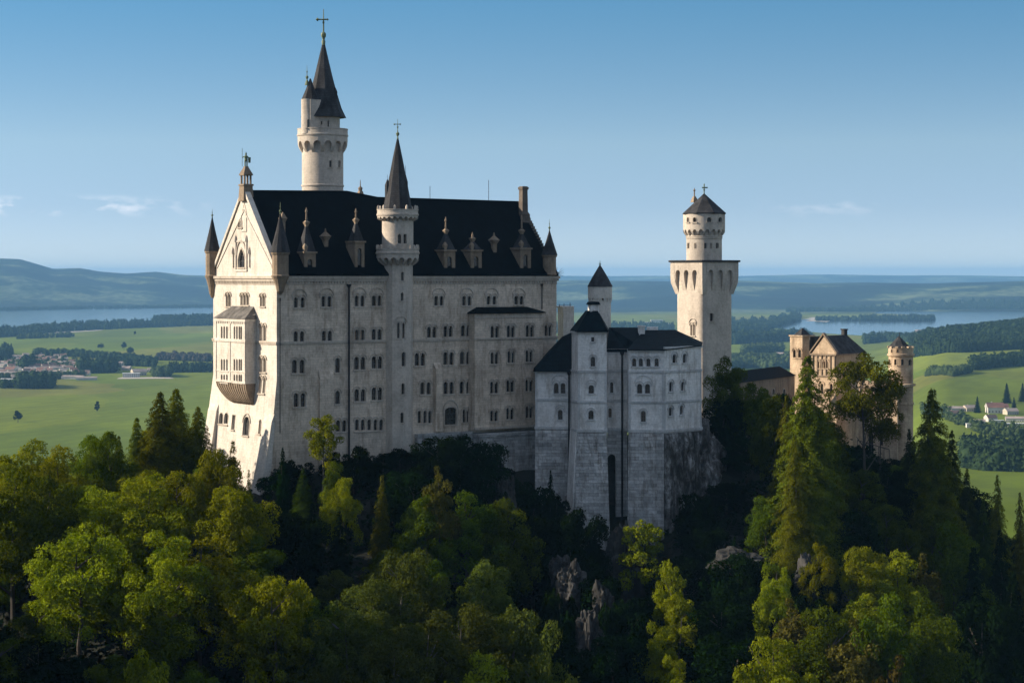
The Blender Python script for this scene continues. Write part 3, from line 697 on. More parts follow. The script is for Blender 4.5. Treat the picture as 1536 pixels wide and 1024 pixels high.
def balcony(c, r, proj, z_floor, par_h, cor_h, n, parent, mt, merl=0, nn=30, zlow=None, name='balcony'):
    S = Round(c, r, nn); mb = MB()
    corbels(mb, S, -S.L / 2, S.L / 2, n, z_floor, z_floor - cor_h * .52, z_floor - cor_h, proj)
    ro = r + proj
    mb.lathe(c, [(ro, z_floor), (ro + .12, z_floor + .03), (ro + .14, z_floor + .28), (ro + .02, z_floor + .34), (ro, z_floor + par_h), (ro + .08, z_floor + par_h + .02), (ro + .08, z_floor + par_h + .16), (ro - .25, z_floor + par_h + .16), (ro - .25, z_floor + .05), (r - .1, z_floor + .05)], nn * 2, cap=False)
    if merl:
        for k in range(merl):
            t = 2 * math.pi * (k + .35) / merl; q = Vector((c[0] + (ro - .12) * math.cos(t), c[1] + (ro - .12) * math.sin(t)))
            mb.loft([sq(q, .17, z_floor + par_h + .16, t), sq(q, .17, z_floor + par_h + .6, t), sq(q, .05, z_floor + par_h + .85, t)])
    return mb.build(name, mt, parent, angle=25)
balcony(stc, 2.6, .95, zr2 - .1, .75, 1.9, 16, stair, M_TOWER, 12)
balcony(stc, 2.62, .78, zr1 - .35, .9, .9, 22, stair, M_TOWER, 10)
mb = MB(); zt_ = zat(207, 333); z0 = zr1 + .35; h = zt_ - z0
mb.lathe(stc, [(2.5, z0), (2.35, z0 + h * .08), (1.6, z0 + h * .40), (.85, z0 + h * .72), (.12, zt_)], 8, rot=.2)
q = Vector(stc) + Vector((1.35, -.6)); mb.loft([sq(q, .28, z0 + 1.5), sq(q, .28, z0 + h * .40), sq(q, .04, z0 + h * .5)]); mb.tube((q.x, q.y, z0 + h * .45), (q.x, q.y, z0 + h * .62), .03)
q = Vector(stc) + Vector((-1.7, -.3)); mb.loft([sq(q, .3, z0 + 1.0), sq(q, .3, z0 + h * .36), sq(q, .04, z0 + h * .44)]); mb.tube((q.x, q.y, z0 + h * .4), (q.x, q.y, z0 + h * .5), .03)
mb.build('spire', M_ROOFG, stair, smooth=False)
mb = MB(); finial(mb, stc, zt_ - .15, zat(179, 333) - zt_ + .2, .12, True); mb.build('finial', M_COPPER, stair)

# ================================================================== HIGH TOWER behind the palace roof
htc = PP(20.4, 21.0); YT = htc.y; high = empty('high_tower', (*htc, -30), 'tallest round white tower with arcaded gallery and pointed slate spire behind the palace roof', 'tower')
HS = Round(htc, 3.6, 36)
for px in (492.8, 507): swin(HS, px, 241, 250.5, 3.6, high, kind='flat', t=.08, hood=False, dep=.35)
zg = zat(207, YT)
mb = MB(); wall_panel(mb, HS, [(-HS.L / 2, -40), (HS.L / 2, -40), (HS.L / 2, zg), (-HS.L / 2, zg)], .35)
z_ = zat(279, YT); mb.lathe(htc, [(3.6, z_ - .2), (3.75, z_ - .1), (3.75, z_ + .15), (3.6, z_ + .2)], 36, cap=False)
HU = Round(htc, 2.85, 28); HU.c = HU.c + HU.s * .15
for px, yt, yb, w in ((480, 182, 187, 1.6), (490, 181, 190, 1.8)): swin(HU, px, yt, yb, w, high, kind='flat', t=.05, hood=False, sill=False)
ztd = zat(174, YT); wall_panel(mb, HU, [(-HU.L / 2, zg), (HU.L / 2, zg), (HU.L / 2, ztd), (-HU.L / 2, ztd)], .3)
mb.build('wall', M_TOWER, high, angle=20)
balcony(htc, 3.6, .75, zat(205, YT), 1.15, 2.9, 14, high, M_TOWER, 0, 36, name='gallery')
# attached stair turret
tc_ = Vector(loc_of(462.3, YT - 2.6)); mb = MB(); TS = Round(tc_, 1.2, 12); zt1 = zat(151, YT)
swin(TS, 461.5, 179, 192, 3.4, high, t=.08, hood=False, dep=.3)
wall_panel(mb, TS, [(-TS.L / 2, zat(203, YT)), (TS.L / 2, zat(203, YT)), (TS.L / 2, zt1), (-TS.L / 2, zt1)], .3)
c3 = Vector(loc_of(469, YT - 2.4)); mb.loft([sq(c3, 1.05, zat(203, YT)), sq(c3, 1.05, zt1 - .1)])
tu = mb.build('turret', M_TOWER, high, angle=40)
mb = MB(); c4 = Vector(loc_of(465.5, YT - 2.3))
mb.lathe(c4, [(1.6, zt1 - .05), (1.5, zt1 + .1), (.75, zat(135, YT)), (.1, zat(120, YT))], 8, rot=.3); mb.build('turret_roof', M_ROOFG, tu, smooth=False)
mb = MB(); c5 = Vector(loc_of(460.5, YT - 2.4)); mb.lathe(c5, [(.4, zat(130, YT)), (.3, zat(126, YT)), (.12, zat(122, YT))], 8); finial(mb, c5, zat(124, YT), 2.7, .11); mb.build('finial', M_COPPER, tu)
mb = MB(); z0 = zat(176, YT); zt_ = zat(66, YT); h = zt_ - z0; cc = HU.c
mb.lathe(cc, [(4.0, z0 - .1), (3.95, z0 + .02), (3.2, z0 + h * .12), (2.25, z0 + h * .36), (1.6, z0 + h * .55), (.9, z0 + h * .78), (.25, zt_)], 8, rot=R(12))
for dx, dy in ((2.1, -1.0),): 
    q = cc + Vector((dx, dy)); mb.loft([sq(q, .3, z0 + 1.2), sq(q, .3, z0 + h * .34), sq(q, .05, z0 + h * .40)]); mb.tube((q.x, q.y, z0 + h * .36), (q.x - .5, q.y, z0 + h * .52), .04)
q = Vector(cc) + Vector((.35, -2.0)); mb.lathe(q, [(0, z0 + h * .30), (.25, z0 + h * .32), (.25, z0 + h * .35), (0, z0 + h * .37)], 8)
mb.build('spire', M_ROOFG, high, smooth=False)
mb = MB(); C = (cc.x, cc.y)
zt_ -= .2; zz = lambda y: zat(y, YT)
mb.lathe(C, [(.3, zt_), (.34, zz(62)), (.22, zz(60)), (.25, zz(58)), (.42, zz(55)), (.46, zz(52.5)), (.4, zz(50)), (.14, zz(48)), (.12, zz(36)), (.2, zz(34)), (.1, zz(31)), (.06, zz(14))], 9)
zc = zz(29.5); mb.tube((cc.x - 1.0, cc.y, zc), (cc.x + .65, cc.y, zc), .12)
for e, r_ in ((-1.05, .34), (.7, .22), (-.3, .16), (.3, .16)): mb.lathe((cc.x + e, cc.y), [(0, zc - r_), (r_, zc), (0, zc + r_)], 8)
mb.build('finial', M_COPPER, high)

# ================================================================== THE BOWER (grey wing in front of the palace's right end)
def pt(px, Y): return Vector(loc_of(px, Y))
bower = empty('bower_building', (*pt(930, 340), -44), 'grey stone wing with stepped fronts and blue slate roofs on tall rough masonry', 'castle building')
A_, B_, C_, D_, E_ = pt(803, 338), pt(857, 337), pt(857.5, 335.5), pt(867, 331.5), pt(910, 331.5)
E2, F_, G_, H_, I_ = pt(911, 335), pt(941, 335), pt(943, 331), pt(996, 330.5), pt(1052, 337)
F1 = Flat(A_, B_); F2a = Flat(C_, D_); F2 = Flat(D_, E_); F3 = Flat(E2, F_); F4 = Flat(G_, H_); F5 = Flat(H_, I_)
ZK = {'b1': zat(557, 331), 'b2': zat(602.5, 331), 'b3': zat(646, 331)}
def wb(S, xs, yt, yb, w, **k): return pxwin(S, zl(z6, xs, yt, yb, w), bower, trim=M_TRIMG, **k)
wb(F1, (174, 206), 622, 672, 22, hood='big'); wb(F1, (193,), 750, 797, 22, hood='big')
wb(F2, (349,), 402, 423, 13, kind='flat', hood=False, t=.07); wb(F2, (350,), 496, 542, 20); wb(F2, (342,), 632, 672, 25, hood='big'); wb(F2, (341,), 753, 796, 24)
wb(F3, (440,), 618, 669, 14, t=.08); wb(F3, (432,), 743, 787, 15, t=.08)
wb(F4, (548, 580, 616, 656), 504, 542, 18); wb(F4, (574, 612), 626, 672, 23, hood='big'); wb(F4, (592,), 755, 808, 22)
wb(F5, (741,), 484, 525, 20); wb(F5, (790,), 481, 525, 18); wb(F5, (724,), 615, 662, 18); wb(F5, (781,), 615, 658, 17); wb(F5, (723,), 738, 779, 18); wb(F5, (775,), 728, 773, 16)
z1t = zat(556, 338); z2t = zat(497, 331.5); z3t = zat(527, 335); z4t = zat(524.5, 331); z5t = zat(519, 334)
zk3 = ZK['b3']
mb = MB()
for S, zt in ((F1, z1t), (F2a, z2t), (F2, z2t), (F3, z3t), (F4, z4t), (F5, z5t)):
    wall_panel(mb, S, [(0, zk3), (S.L, zk3), (S.L, zt), (0, zt)], .4)
rear = [pt(1052, 352), pt(855, 356), pt(812, 356)]
def vwall(p, q, z0, z1): mb.face([(p.x, p.y, z0), (q.x, q.y, z0), (q.x, q.y, z1), (p.x, p.y, z1)])
K2r = pt(910, 337.5); K2l = pt(857.5, 338)
for p, q, a, b in ((B_, C_, zk3, z1t), (E_, K2r, zk3, z2t), (K2r, K2l, z1t - 3, z2t), (K2l, C_, zk3, z2t), (E_, E2, zk3, z3t), (F_, G_, zk3, z4t), (I_, rear[0], zk3, z5t), (A_, pt(803, 352), zk3, z1t)): vwall(p, q, a, b)
zr = z3t + .2; mb.face([(*I_, z4t - .02), (*rear[0], z4t - .02), (*rear[1], z4t - .02), (*E2, z4t - .02), (*F_, z4t - .02), (*G_, z4t - .02), (*H_, z4t - .02)])
mb.build('wall', M_BOWER, bower, smooth=False)
mb = MB()
for S, top in ((F1, 0), (F2a, 1), (F2, 1), (F3, 0), (F4, 1), (F5, 1)):
    for k, z in ZK.items():
        if k == 'b1' and S in (F1,): z -= .1
        h = .3 if k != 'b3' else .42; p = .16 if k != 'b3' else .26
        mb.box(S, -p * .4, S.L + p * .4, -p, .03, z - h / 2, z + h / 2)
        mb.box(S, -p * .2, S.L + p * .2, -p * .5, .03, z - h / 2 - .2, z - h / 2 - .003)
    zt = {id(F1): z1t, id(F2a): z2t, id(F2): z2t, id(F3): z3t, id(F4): z4t, id(F5): z5t}[id(S)]
    mb.box(S, -.12, S.L + .12, -.22, .03, zt - .35, zt - .01)
for S in (F2, F4, F5, F1):      # slim corner strips
    for a in (.0, S.L - .35):
        for k1, k2 in (('b3', 'b2'), ('b2', 'b1')): mb.box(S, a, a + .35, -.07, .02, ZK[k1] + .22, ZK[k2] - .38)
mb.build('string_course', M_TRIMG, bower, smooth=False)
# battered masonry base
ZBB = zat(850, 331) - 6
def base_panel(S, a0, a1, z1, z0, b0, b1, m=0, n=26, sub=16, rough=.22, flare=0.0):
    rows = []
    for i in range(n + 1):
        t = i / n; z = z1 + (z0 - z1) * t; d = -(b0 + (b1 - b0) * t)
        rows.append([S(a0 - flare * t + (a1 + flare * t - a0 + flare * t) * j / sub, z, d - (rough * random.random() if 0 < j < sub and i else 0)) for j in range(sub + 1)])
    for i in range(n):
        for j in range(sub):
            uvq = [((a0 + (a1 - a0) * jj / sub) + S.p.x, z1 + (z0 - z1) * ii / n) for ii, jj in ((i, j), (i, j + 1), (i + 1, j + 1), (i + 1, j))]
            mb.face([rows[i][j], rows[i][j + 1], rows[i + 1][j + 1], rows[i + 1][j]], m, uvq)
    mb.face([rows[0][0], rows[0][-1], S(a1, z1, .3), S(a0, z1, .3)], m)
    for j in (0, -1): mb.face([rows[0][j], rows[-1][j], S(a0 - flare if j == 0 else a1 + flare, z0, 5.0), S(a0 if j == 0 else a1, z1 + .3, 5.0), S(a0 if j == 0 else a1, z1 + .3, .0)], m)
mb = MB(); zb1 = zk3 - .22
base_panel(F1, 0, F1.L, zb1, ZBB, .15, .9); base_panel(F2a, 0, F2a.L + .1, zb1, ZBB, .12, 1.3, flare=.05); base_panel(F2, -.1, F2.L, zb1, ZBB, .12, 1.6, flare=.8)
base_panel(F4, -.05, F4.L * .74, zb1, ZBB, .25, 1.5, flare=.25); base_panel(F4, F4.L * .745, F4.L, zb1, ZBB, .1, 1.2, flare=.0)
na, nz = F3.inv(917.5, 682); nw = 1.35; F3.open = [arch(na, ZBB, nw, nz - ZBB)]
F3.open[0] = [(p, q) for p, q in arch(na, ZBB + .1, nw, nz - ZBB)]
wall_panel(mb, F3, [(0, ZBB), (F3.L, ZBB), (F3.L, zb1), (0, zb1)], 2.2)
mb.face([F3(x, z, 2.2) for x, z in F3.open[0]], 1)
base_panel(F5, 0, F5.L * .93, zb1 - .1, ZBB, .05, .8, m=2, rough=.9, n=16)
mb.build('masonry_base', [M_BASE, M_DARKOP, M_STAIN], bower, smooth=False)
mb = MB()
a, _ = F2a.inv(862, 700); mb.grid([[F2a(.2, zb1, -.35), F2a(F2a.L - .1, zb1, -.35)], [F2a(.1, ZBB, -1.7), F2a(F2a.L - .0, ZBB, -1.7)]])
for e in (.2, F2a.L - .1): mb.face([F2a(e, zb1, -.35), F2a(e, ZBB, -1.7), F2a(e, ZBB, .1), F2a(e, zb1, .1)])
mb.build('buttress', M_BOWER, bower, smooth=False)
pipe([F1(F1.L - .35, z1t - .2, -.35), F1(F1.L - .35, zk3, -.5), F1(F1.L - .4, ZBB, -1.35)], bower, .15)
a, _ = F3.inv(933, 600); pipe([F3(a, z3t - .2, -.35), F3(a, ZBB, -.45)], bower, .16)
# roofs
def roofpoly(name, faces, m=M_ROOFB, th=.16, parent=None):
    mb = MB()
    for f in faces:
        f = [Vector(p) for p in f]; mb.face(f)
    return mb.build(name, m, parent or bower, smooth=False)
def pz(px, py, Y): return P3(px, Y, py=py)
ez = z1t + .05
L0 = (*pt(800, 337.2), ez); L1 = (*pt(860, 336.4), ez); top1 = pz(843, 505, 347); top2 = pz(860, 497, 349)
roofpoly('roof', [[L0, L1, top2, top1], [L0, top1, (*pt(801, 356), ez)], [top1, top2, (*pt(862, 356), ez), (*pt(801, 356), ez)], [(*pt(800, 337.2), ez - .15), (*pt(860, 336.4), ez - .15), L1, L0]])
def ring(ps, z): return [(p.x, p.y, z) for p in ps]
k2 = [pt(855.0, 336.5), pt(865.5, 330.9), pt(912, 330.9), pt(913.5, 338.5), pt(856, 339)]
cen = pt(889.5, 334.6); topz = zat(466, 334)
mb = MB(); mb.loft([ring(k2, z2t - .1), ring(k2, z2t + .08), ring([cen + (p - cen) * Vector((.32, .32)).x for p in k2], topz)]); mb.build('roof', M_ROOFB, bower, smooth=False)
mb = MB(); c = pt(890, 334.2)
mb.loft([sq(c, .78, topz - 1.0, .3), sq(c, .7, topz + 1.0, .3)]); ch = mb.build('chimney', M_BOWER, bower, smooth=False)
mb = MB(); mb.loft([sq(c, .95, topz + 1.0, .3), sq(c, .75, topz + 1.5, .3), sq(c, .05, zat(452, 334), .3)]); mb.build('chimney_cap', M_ROOFB, ch, smooth=False)
mb = MB(); q = pz(872, 480, 336); mb.tube((q.x, q.y, q.z - 1.5), q, .1, 5, .02); mb.build('lightning_rod', M_IRON, bower)
e3 = z3t + .05; e4 = z4t + .05; e5 = z5t + .06
Yr = 343
r3a, r3b = pz(914, 491, Yr), pz(956, 491, Yr); r4a, r4b = pz(966, 495, Yr), pz(1013, 494.5, Yr)
roofpoly('roof', [[(*pt(909, 334.7), e3), (*pt(942, 334.7), e3), pz(962, 520, 334), r3b, r3a], [r3a, r3b, (*pt(975, 352), e4), (*pt(903, 352), e4)], [(*pt(909, 334.7), e3 - .15), (*pt(942, 334.7), e3 - .15), (*pt(942, 334.7), e3), (*pt(909, 334.7), e3)],
                  [r3b, pz(962, 520, 334), pz(975, 524, 352)]])
g0, h0, i0 = (*pt(941.5, 330.6), e4), (*pt(996, 330.1), e4), (*pt(1053, 336.6), e5)
roofpoly('roof', [[g0, h0, r4b, r4a], [h0, i0, r4b], [i0, (*pt(1054, 352), e5), r4b], [r4a, r4b, (*pt(1054, 352), e5), (*pt(945, 352), e5)], [g0, r4a, (*pt(945, 352), e5)],
                  [(*pt(941.5, 330.6), e4 - .15), (*pt(996, 330.1), e4 - .15), h0, g0], [(*pt(996, 330.1), e4 - .15), (*pt(1053, 336.6), e5 - .15), i0, h0]])
mb = MB(); q = pt(962, 341); mb.loft([sq(q, .6, zat(515, 341), 0), sq(q, .55, zat(490, 341), 0)]); mb.loft([sq(q, .7, zat(490, 341) + .003, 0), sq(q, .7, zat(490, 341) + .2, 0)]); mb.build('chimney', M_BOWER, bower, smooth=False)
mb = MB(); q = pt(976, 344); mb.loft([ring([pt(970, 343), pt(987, 343), pt(987, 346), pt(970, 346)], zat(505, 344)), ring([pt(970, 343), pt(987, 343), pt(987, 346), pt(970, 346)], zat(490.5, 344))]); mb.build('parapet_wall', M_BOWER, bower, smooth=False)
# round turret of the bower
rt = pt(900, 345); rtt = empty('bower_turret', (*rt, zat(500, 345)), 'small round grey turret with pointed slate cap rising behind the bower roofs', 'turret')
RS = Round(rt, 1.88, 24); zz = lambda y: zat(y, 345)
swin(RS, 905, 447, 450.5, 2.2, rtt, kind='flat', t=.05, hood=False, sill=False)
mb = MB(); wall_panel(mb, RS, [(-RS.L / 2, zz(560)), (RS.L / 2, zz(560)), (RS.L / 2, zz(447)), (-RS.L / 2, zz(447))], .25); mb.build('wall', M_LIME, rtt, angle=20)
RU = Round(rt, 1.9, 24); mb = MB(); corbels(mb, RU, -RU.L / 2, RU.L / 2, 16, zz(430), zz(448), zz(454), .18); mb.lathe(rt, [(2.08, zz(447)), (2.08, zz(430))], 24, cap=False); mb.build('gallery', M_LIME, rtt, angle=20)
mb = MB(); mb.lathe(rt, [(2.2, zz(430)), (2.15, zz(429)), (1.3, zz(415)), (.05, zz(397))], 12); mb.build('cone_roof', M_ROOFG, rtt, smooth=False)
mb = MB(); finial(mb, rt, zz(398), .8, .1); mb.build('finial', M_COPPER, rtt)
# low round bastion and the pale annex between palace and bower
bs = pt(1029, 334); bast = MB(); zt = zat(764, 334)
bast.lathe(bs, [(2.2, zat(830, 334)), (1.95, zt - .3), (2.1, zt - .28), (2.1, zt)], 20); bo = bast.build('bastion', M_BASE, None); tag(bo, 'low drum-shaped masonry bastion at the foot of the grey wing', 'bastion')
anx = empty('annex_building', (*pt(848, 362), zat(520, 362)), 'tall flat-topped pale annex between the palace end and the grey wing roofs', 'castle building')
a0, a1, a2 = pt(836.5, 365), pt(845, 361), pt(861, 362)
mb = MB(); rg = [a0, a1, a2, pt(861, 367), pt(838, 369)]
mb.loft([ring(rg, zat(560, 362)), ring(rg, zat(462, 362))]); mb.loft([ring([a1 + (p - a1) * 1.06 + Vector((-.15, -.15)) for p in rg], zat(462, 362) + .003), ring([a1 + (p - a1) * 1.06 + Vector((-.15, -.15)) for p in rg], zat(459.5, 362))]); mb.build('wall', M_LIME, anx, smooth=False)
mb = MB()
for px, yt in ((839, 456), (846, 455), (855, 454)): q = pt(px, 363); mb.tube((q.x, q.y, zat(461, 363)), (q.x, q.y, zat(yt, 363)), .06)
mb.tube(pz(838, 458, 363), pz(857, 457.5, 363), .04); mb.build('railing', M_IRON, anx)
# rock under the bower
def rock(name, px, py, Y, sx, sy, sz, seed, label, group=None, m=None):
    me = bpy.data.meshes.new(name); bm = bmesh.new(); bmesh.ops.create_icosphere(bm, subdivisions=5, radius=1)
    from mathutils import noise
    for v in bm.verts:
        p = v.co.copy(); k = 1 + .45 * noise.noise(p * 1.3 + Vector((seed, 0, 0))) + .22 * noise.noise(p * 3.1 + Vector((0, seed, 0))) + .13 * noise.noise(p * 7 + Vector((0, 0, seed))) + .07 * noise.noise(p * 15) + .12 * abs(noise.noise(Vector((p.x * 4, p.y * 4, p.z * 1.2))))
        q = p * k; q.z = round(q.z * 5) / 5 * .35 + q.z * .65; v.co = Vector((q.x * sx, q.y * sy, q.z * sz))
    bm.to_mesh(me); bm.free(); me.materials.append(m or M_ROCK); o = bpy.data.objects.new(name, me); COL.objects.link(o); o.location = P3(px, Y, py=py)
    me.polygons.foreach_set('use_smooth', [True] * len(me.polygons)); me.set_sharp_from_angle(angle=R(30))
    return tag(o, label, 'rock', group)
rock('crag', 1040, 725, 340, 5.2, 4.4, 9.3, 3.1, 'dark stained crag directly under the right corner of the grey wing', m=M_STAIN)
rock('crag', 1066, 690, 344, 2.2, 3, 4.2, 8.7, 'steep rock shoulder right of the grey wing, beside dark trees', m=M_STAIN)

# ================================================================== SQUARE TOWER
qc = pt(1056.5, 378); sqt = empty('square_tower', (*qc, zat(600, 378)), 'pale square tower with arcaded platform and a round drum under a low slate cap', 'tower')
ph = R(36); Yq = 378; zz = lambda y: zat(y, Yq)
hw = 3.92
def rsq(h, r, z, n=5, c=qc, rot=ph):
    out = []
    for k in range(4):
        cx_, cy_ = ((1, 1), (-1, 1), (-1, -1), (1, -1))[k]
        for i in range(n + 1):
            t = k * math.pi / 2 + i * math.pi / 2 / n; x = cx_ * (h - r) + r * math.cos(t); y = cy_ * (h - r) + r * math.sin(t)
            out.append(Vector((c.x + x * math.cos(rot) - y * math.sin(rot), c.y + x * math.sin(rot) + y * math.cos(rot), z)))
    return out
def cor(sx, sy, h=hw): x, y = sx * h, sy * h; return Vector((qc.x + x * math.cos(ph) - y * math.sin(ph), qc.y + x * math.sin(ph) + y * math.cos(ph)))
QF = Flat(cor(-1, -1), cor(1, -1)); QL = Flat(cor(-1, 1), cor(-1, -1)); QR = Flat(cor(1, -1), cor(1, 1)); QB = Flat(cor(1, 1), cor(-1, 1))
sh = MB()
QFs = Flat(cor(-1, -1), cor(1, -1)); QFs.open = []
swin(QFs, 1067.3, 470, 481.5, 5, sqt, kind='flat', t=.06, hood=False)
QLs = Flat(cor(-1, 1), cor(-1, -1)); pxwin(QLs, [(1037.2, 486, 503, 2.6), (1041.3, 486, 503, 2.6)], sqt, t=.1, hood='big')
rc = 1.1
wall_panel(sh, QFs, [(rc, zz(650)), (2 * hw - rc, zz(650)), (2 * hw - rc, zz(404)), (rc, zz(404))], .35)
wall_panel(sh, QLs, [(rc, zz(650)), (2 * hw - rc, zz(650)), (2 * hw - rc, zz(404)), (rc, zz(404))], .35)
ro_ = rsq(hw, rc, zz(650)); rt_ = rsq(hw, rc, zz(404))
for i in range(len(ro_)):
    j = (i + 1) % len(ro_); p = (ro_[i] + ro_[j]) / 2
    if (ro_[i] - ro_[j]).length > 2:
        if min(abs((QFs.n).dot(Vector((p.x, p.y)) - QFs.p)), abs((QLs.n).dot(Vector((p.x, p.y)) - QLs.p))) < .05: continue
    sh.face([ro_[i], ro_[j], rt_[j], rt_[i]])
for S in (QF, QL, QR, QB):
    corbels(sh, S, .35, 2 * hw - .35, 3, zz(392) - .1, zz(410.5), zz(436), .62, pier=.42, arc=8)
for sx, sy in ((-1, -1), (1, -1), (1, 1), (-1, 1)):
    cb = [(zz(441), hw - .62, .55), (zz(434), hw - .40, .6), (zz(424), hw - .10, .66), (zz(413), hw + .02, .6), (zz(393), hw + .02, .6)]
    sh.loft([sq(cor(sx, sy, h_), q_, z_, ph) for z_, h_, q_ in cb])
ct_ = rsq(hw + .62, .05, zz(393), 1); sh.face(ct_)
sh.build('wall', M_TOWER, sqt, angle=25)
mb = MB(); mb.loft([rsq(hw + .85, .05, zz(392.5) - .1, 1), rsq(hw + .95, .05, zz(391.5), 1), rsq(hw + .8, .05, zz(390.3), 1)]); mb.build('platform_cap', M_ROOFG, sqt, smooth=False)
dc = pt(1056.2, 378); DR = Round(dc, 3.35, 32); DV = Round(dc, 3.95, 32)
for px, w in ((1034, 2.5), (1045, 1.6), (1060.5, 3.4), (1068.5, 1.3), (1077.5, 3.4)): swin(DR, px, 364.5, 372.5, w, sqt, kind='flat', t=.06, hood=False, sill=False)
for px, w in ((1034, 3), (1044.6, 5), (1066.7, 6.0), (1082, 4.6)): swin(DV, px, 326, 333, w, sqt, t=.07, hood=False)
mb = MB()
wall_panel(mb, DR, [(-DR.L / 2, zz(392)), (DR.L / 2, zz(392)), (DR.L / 2, zz(345)), (-DR.L / 2, zz(345))], .3)
wall_panel(mb, DV, [(-DV.L / 2, zz(344)), (DV.L / 2, zz(344)), (DV.L / 2, zz(320.5)), (-DV.L / 2, zz(320.5))], .3)
DC = Round(dc, 3.4, 32); corbels(mb, DC, -DC.L / 2, DC.L / 2, 20, zz(343.9), zz(347.5), zz(354), .55, pier=.35)
for y, r in ((355.5, .16), (358, .1)): mb.lathe(dc, [(3.35, zz(y) - .12), (3.35 + r, zz(y) - .05), (3.35 + r, zz(y) + .1), (3.35, zz(y) + .18)], 32, cap=False)
mb.build('drum', M_TOWER, sqt, angle=20)
mb = MB(); mb.lathe(dc, [(4.3, zz(321.5)), (4.35, zz(320)), (2.9, zz(310)), (.1, zz(290.5))], 8, rot=.35); mb.build('cap_roof', M_ROOFG, sqt, smooth=False)
mb = MB(); mb.lathe(dc, [(.12, zz(291)), (.1, zz(286)), (.25, zz(285)), (.1, zz(284)), (.12, zz(277)), (.03, zz(275))], 8); mb.tube(pz(1053, 281.5, Yq), pz(1061.5, 281.5, Yq), .13); mb.build('finial', M_COPPER, sqt)
q = pt(1041.5, 380); mb = MB(); mb.loft([sq(q, .55, zz(303), .5), sq(q, .4, zz(298), .5), sq(q, .2, zz(294), .5)]); mb.lathe(q, [(.14, zz(294)), (.12, zz(286)), (.3, zz(285)), (.1, zz(283.5)), (.03, zz(281))], 7); mb.build('finial', M_SAND, sqt)

# ================================================================== GATEHOUSE
YG = 425; zz = lambda y: zat(y, YG)
gate = empty('gatehouse_building', (*pt(1270, YG + 4), zz(690)), 'warm sandstone gatehouse with a sunlit triangular gable, seen through the trees on the right', 'gatehouse')
def zr_(x, y): return 1090 + x / 3.4126, 460 + y / 3.4126
g0_, g1_ = pt(1217, YG + 5), pt(1254.5, YG); g2_ = g1_ + Vector((7.6, 9.0)); g3_ = g2_ + (g0_ - g1_)
GF = Flat(g0_, g1_); GRt = Flat(g1_, g2_)
for x0 in (470, 500): pxwin(GF, [(1090 + (x0 + e) / 3.4126, 541, 552, 2.6) for e in (0, 14)], gate, t=.12, trim=M_GATE)
for px in (1233, 1247): swin(GF, px, 575, 590, 4, gate, t=.15, trim=M_GATE)
ze = zz(531); zap = zz(505)
mb = MB(); zb = zz(700)
wall_panel(mb, GF, [(0, zb), (GF.L, zb), (GF.L, ze), (GF.L / 2, zap), (0, ze)], .4)
wall_panel(mb, GRt, [(0, zb), (GRt.L, zb), (GRt.L, ze), (0, ze)], .4)
for a_, b_ in ((g2_, g3_), (g3_, g0_)): mb.face([(a_.x, a_.y, zb), (b_.x, b_.y, zb), (b_.x, b_.y, ze), (a_.x, a_.y, ze)])
mb.build('wall', M_GATE, gate, smooth=False)
mb = MB()
for S in (GF, GRt): mb.box(S, -.2, S.L + .2, -.35, .02, ze - .35, ze - .003)
for a0, z0, a1, z1 in ((-.3, ze, GF.L / 2, zap + .35), (GF.L + .3, ze, GF.L / 2, zap + .35)):
    q = [GF(a0, z0, -.3), GF(a1, z1, -.3), GF(a1, z1 + .45, -.3), GF(a0, z0 + .35, -.3)]; w = [GF(a0, z0, .5), GF(a1, z1, .5), GF(a1, z1 + .45, .5), GF(a0, z0 + .35, .5)]
    mb.face(q); mb.face([q[3], q[2], w[2], w[3]]); mb.face([q[0], q[1], w[1], w[0]])
for k in range(6): mb.box(GF, .4 + k * (GF.L - .9) / 5, .65 + k * (GF.L - .9) / 5, -.22, .02, ze - 4.6, ze - .36)
mb.box(GF, 0, GF.L, -.25, .02, ze - 4.9, ze - 4.603)
mb.build('gable_coping', M_SAND, gate, smooth=False)
mb = MB(); m0 = GF(GF.L / 2, zap + .15, .2); m1 = Vector((m0.x, m0.y, m0.z)) + Vector((*(g2_ - g1_), 0)) * .78
e = .35; a = GF(-e, ze - .05, .2); b = GF(GF.L + e, ze - .05, .2); d = Vector((*(g2_ - g1_), 0)) * 1.03
mb.face([b, b + d, m1, m0]); mb.face([a, a + d, m1, m0]); mb.face([a + d, b + d, m1]); mb.build('roof', M_ROOFG, gate, smooth=False)
mb = MB(); c = Vector((m1.x - .5, m1.y)); mb.loft([sq(c, .5, m1.z - 1.5), sq(c, .45, m1.z + 1.0), sq(c, .6, m1.z + 1.05), sq(c, .6, m1.z + 1.3)]); mb.build('chimney', M_ROOFG, gate, smooth=False)
# right-hand range of the gatehouse
f0, f1 = pt(1288, YG - 7), pt(1346, YG - 12); GM = Flat(f0, f1); zm = zz(577)
pxwin(GM, [(1299.5, 622, 634, 8)], gate, t=.3, trim=M_GATE); pxwin(GM, [(1306, 650, 690, 8)], gate, t=.25, trim=M_GATE, kind='flat', hood=False)
pxwin(GM, [(1322, 655, 668, 5)], gate, t=.2, trim=M_GATE)
mb = MB(); wall_panel(mb, GM, [(0, zb - 2), (GM.L, zb - 2), (GM.L, zm), (0, zm)], .4)
for p, q in ((f0, f0 + Vector((2, 9))), (f1, f1 + Vector((2, 9)))): mb.face([(p.x, p.y, zb), (q.x, q.y, zb), (q.x, q.y, zm), (p.x, p.y, zm)])
mb.box(GM, -.2, GM.L + .1, -.25, 9, zm, zm + .5)
for k in range(6): mb.box(GM, k * GM.L / 6, k * GM.L / 6 + .8, -.25, .5, zm + .503, zm + 1.3)
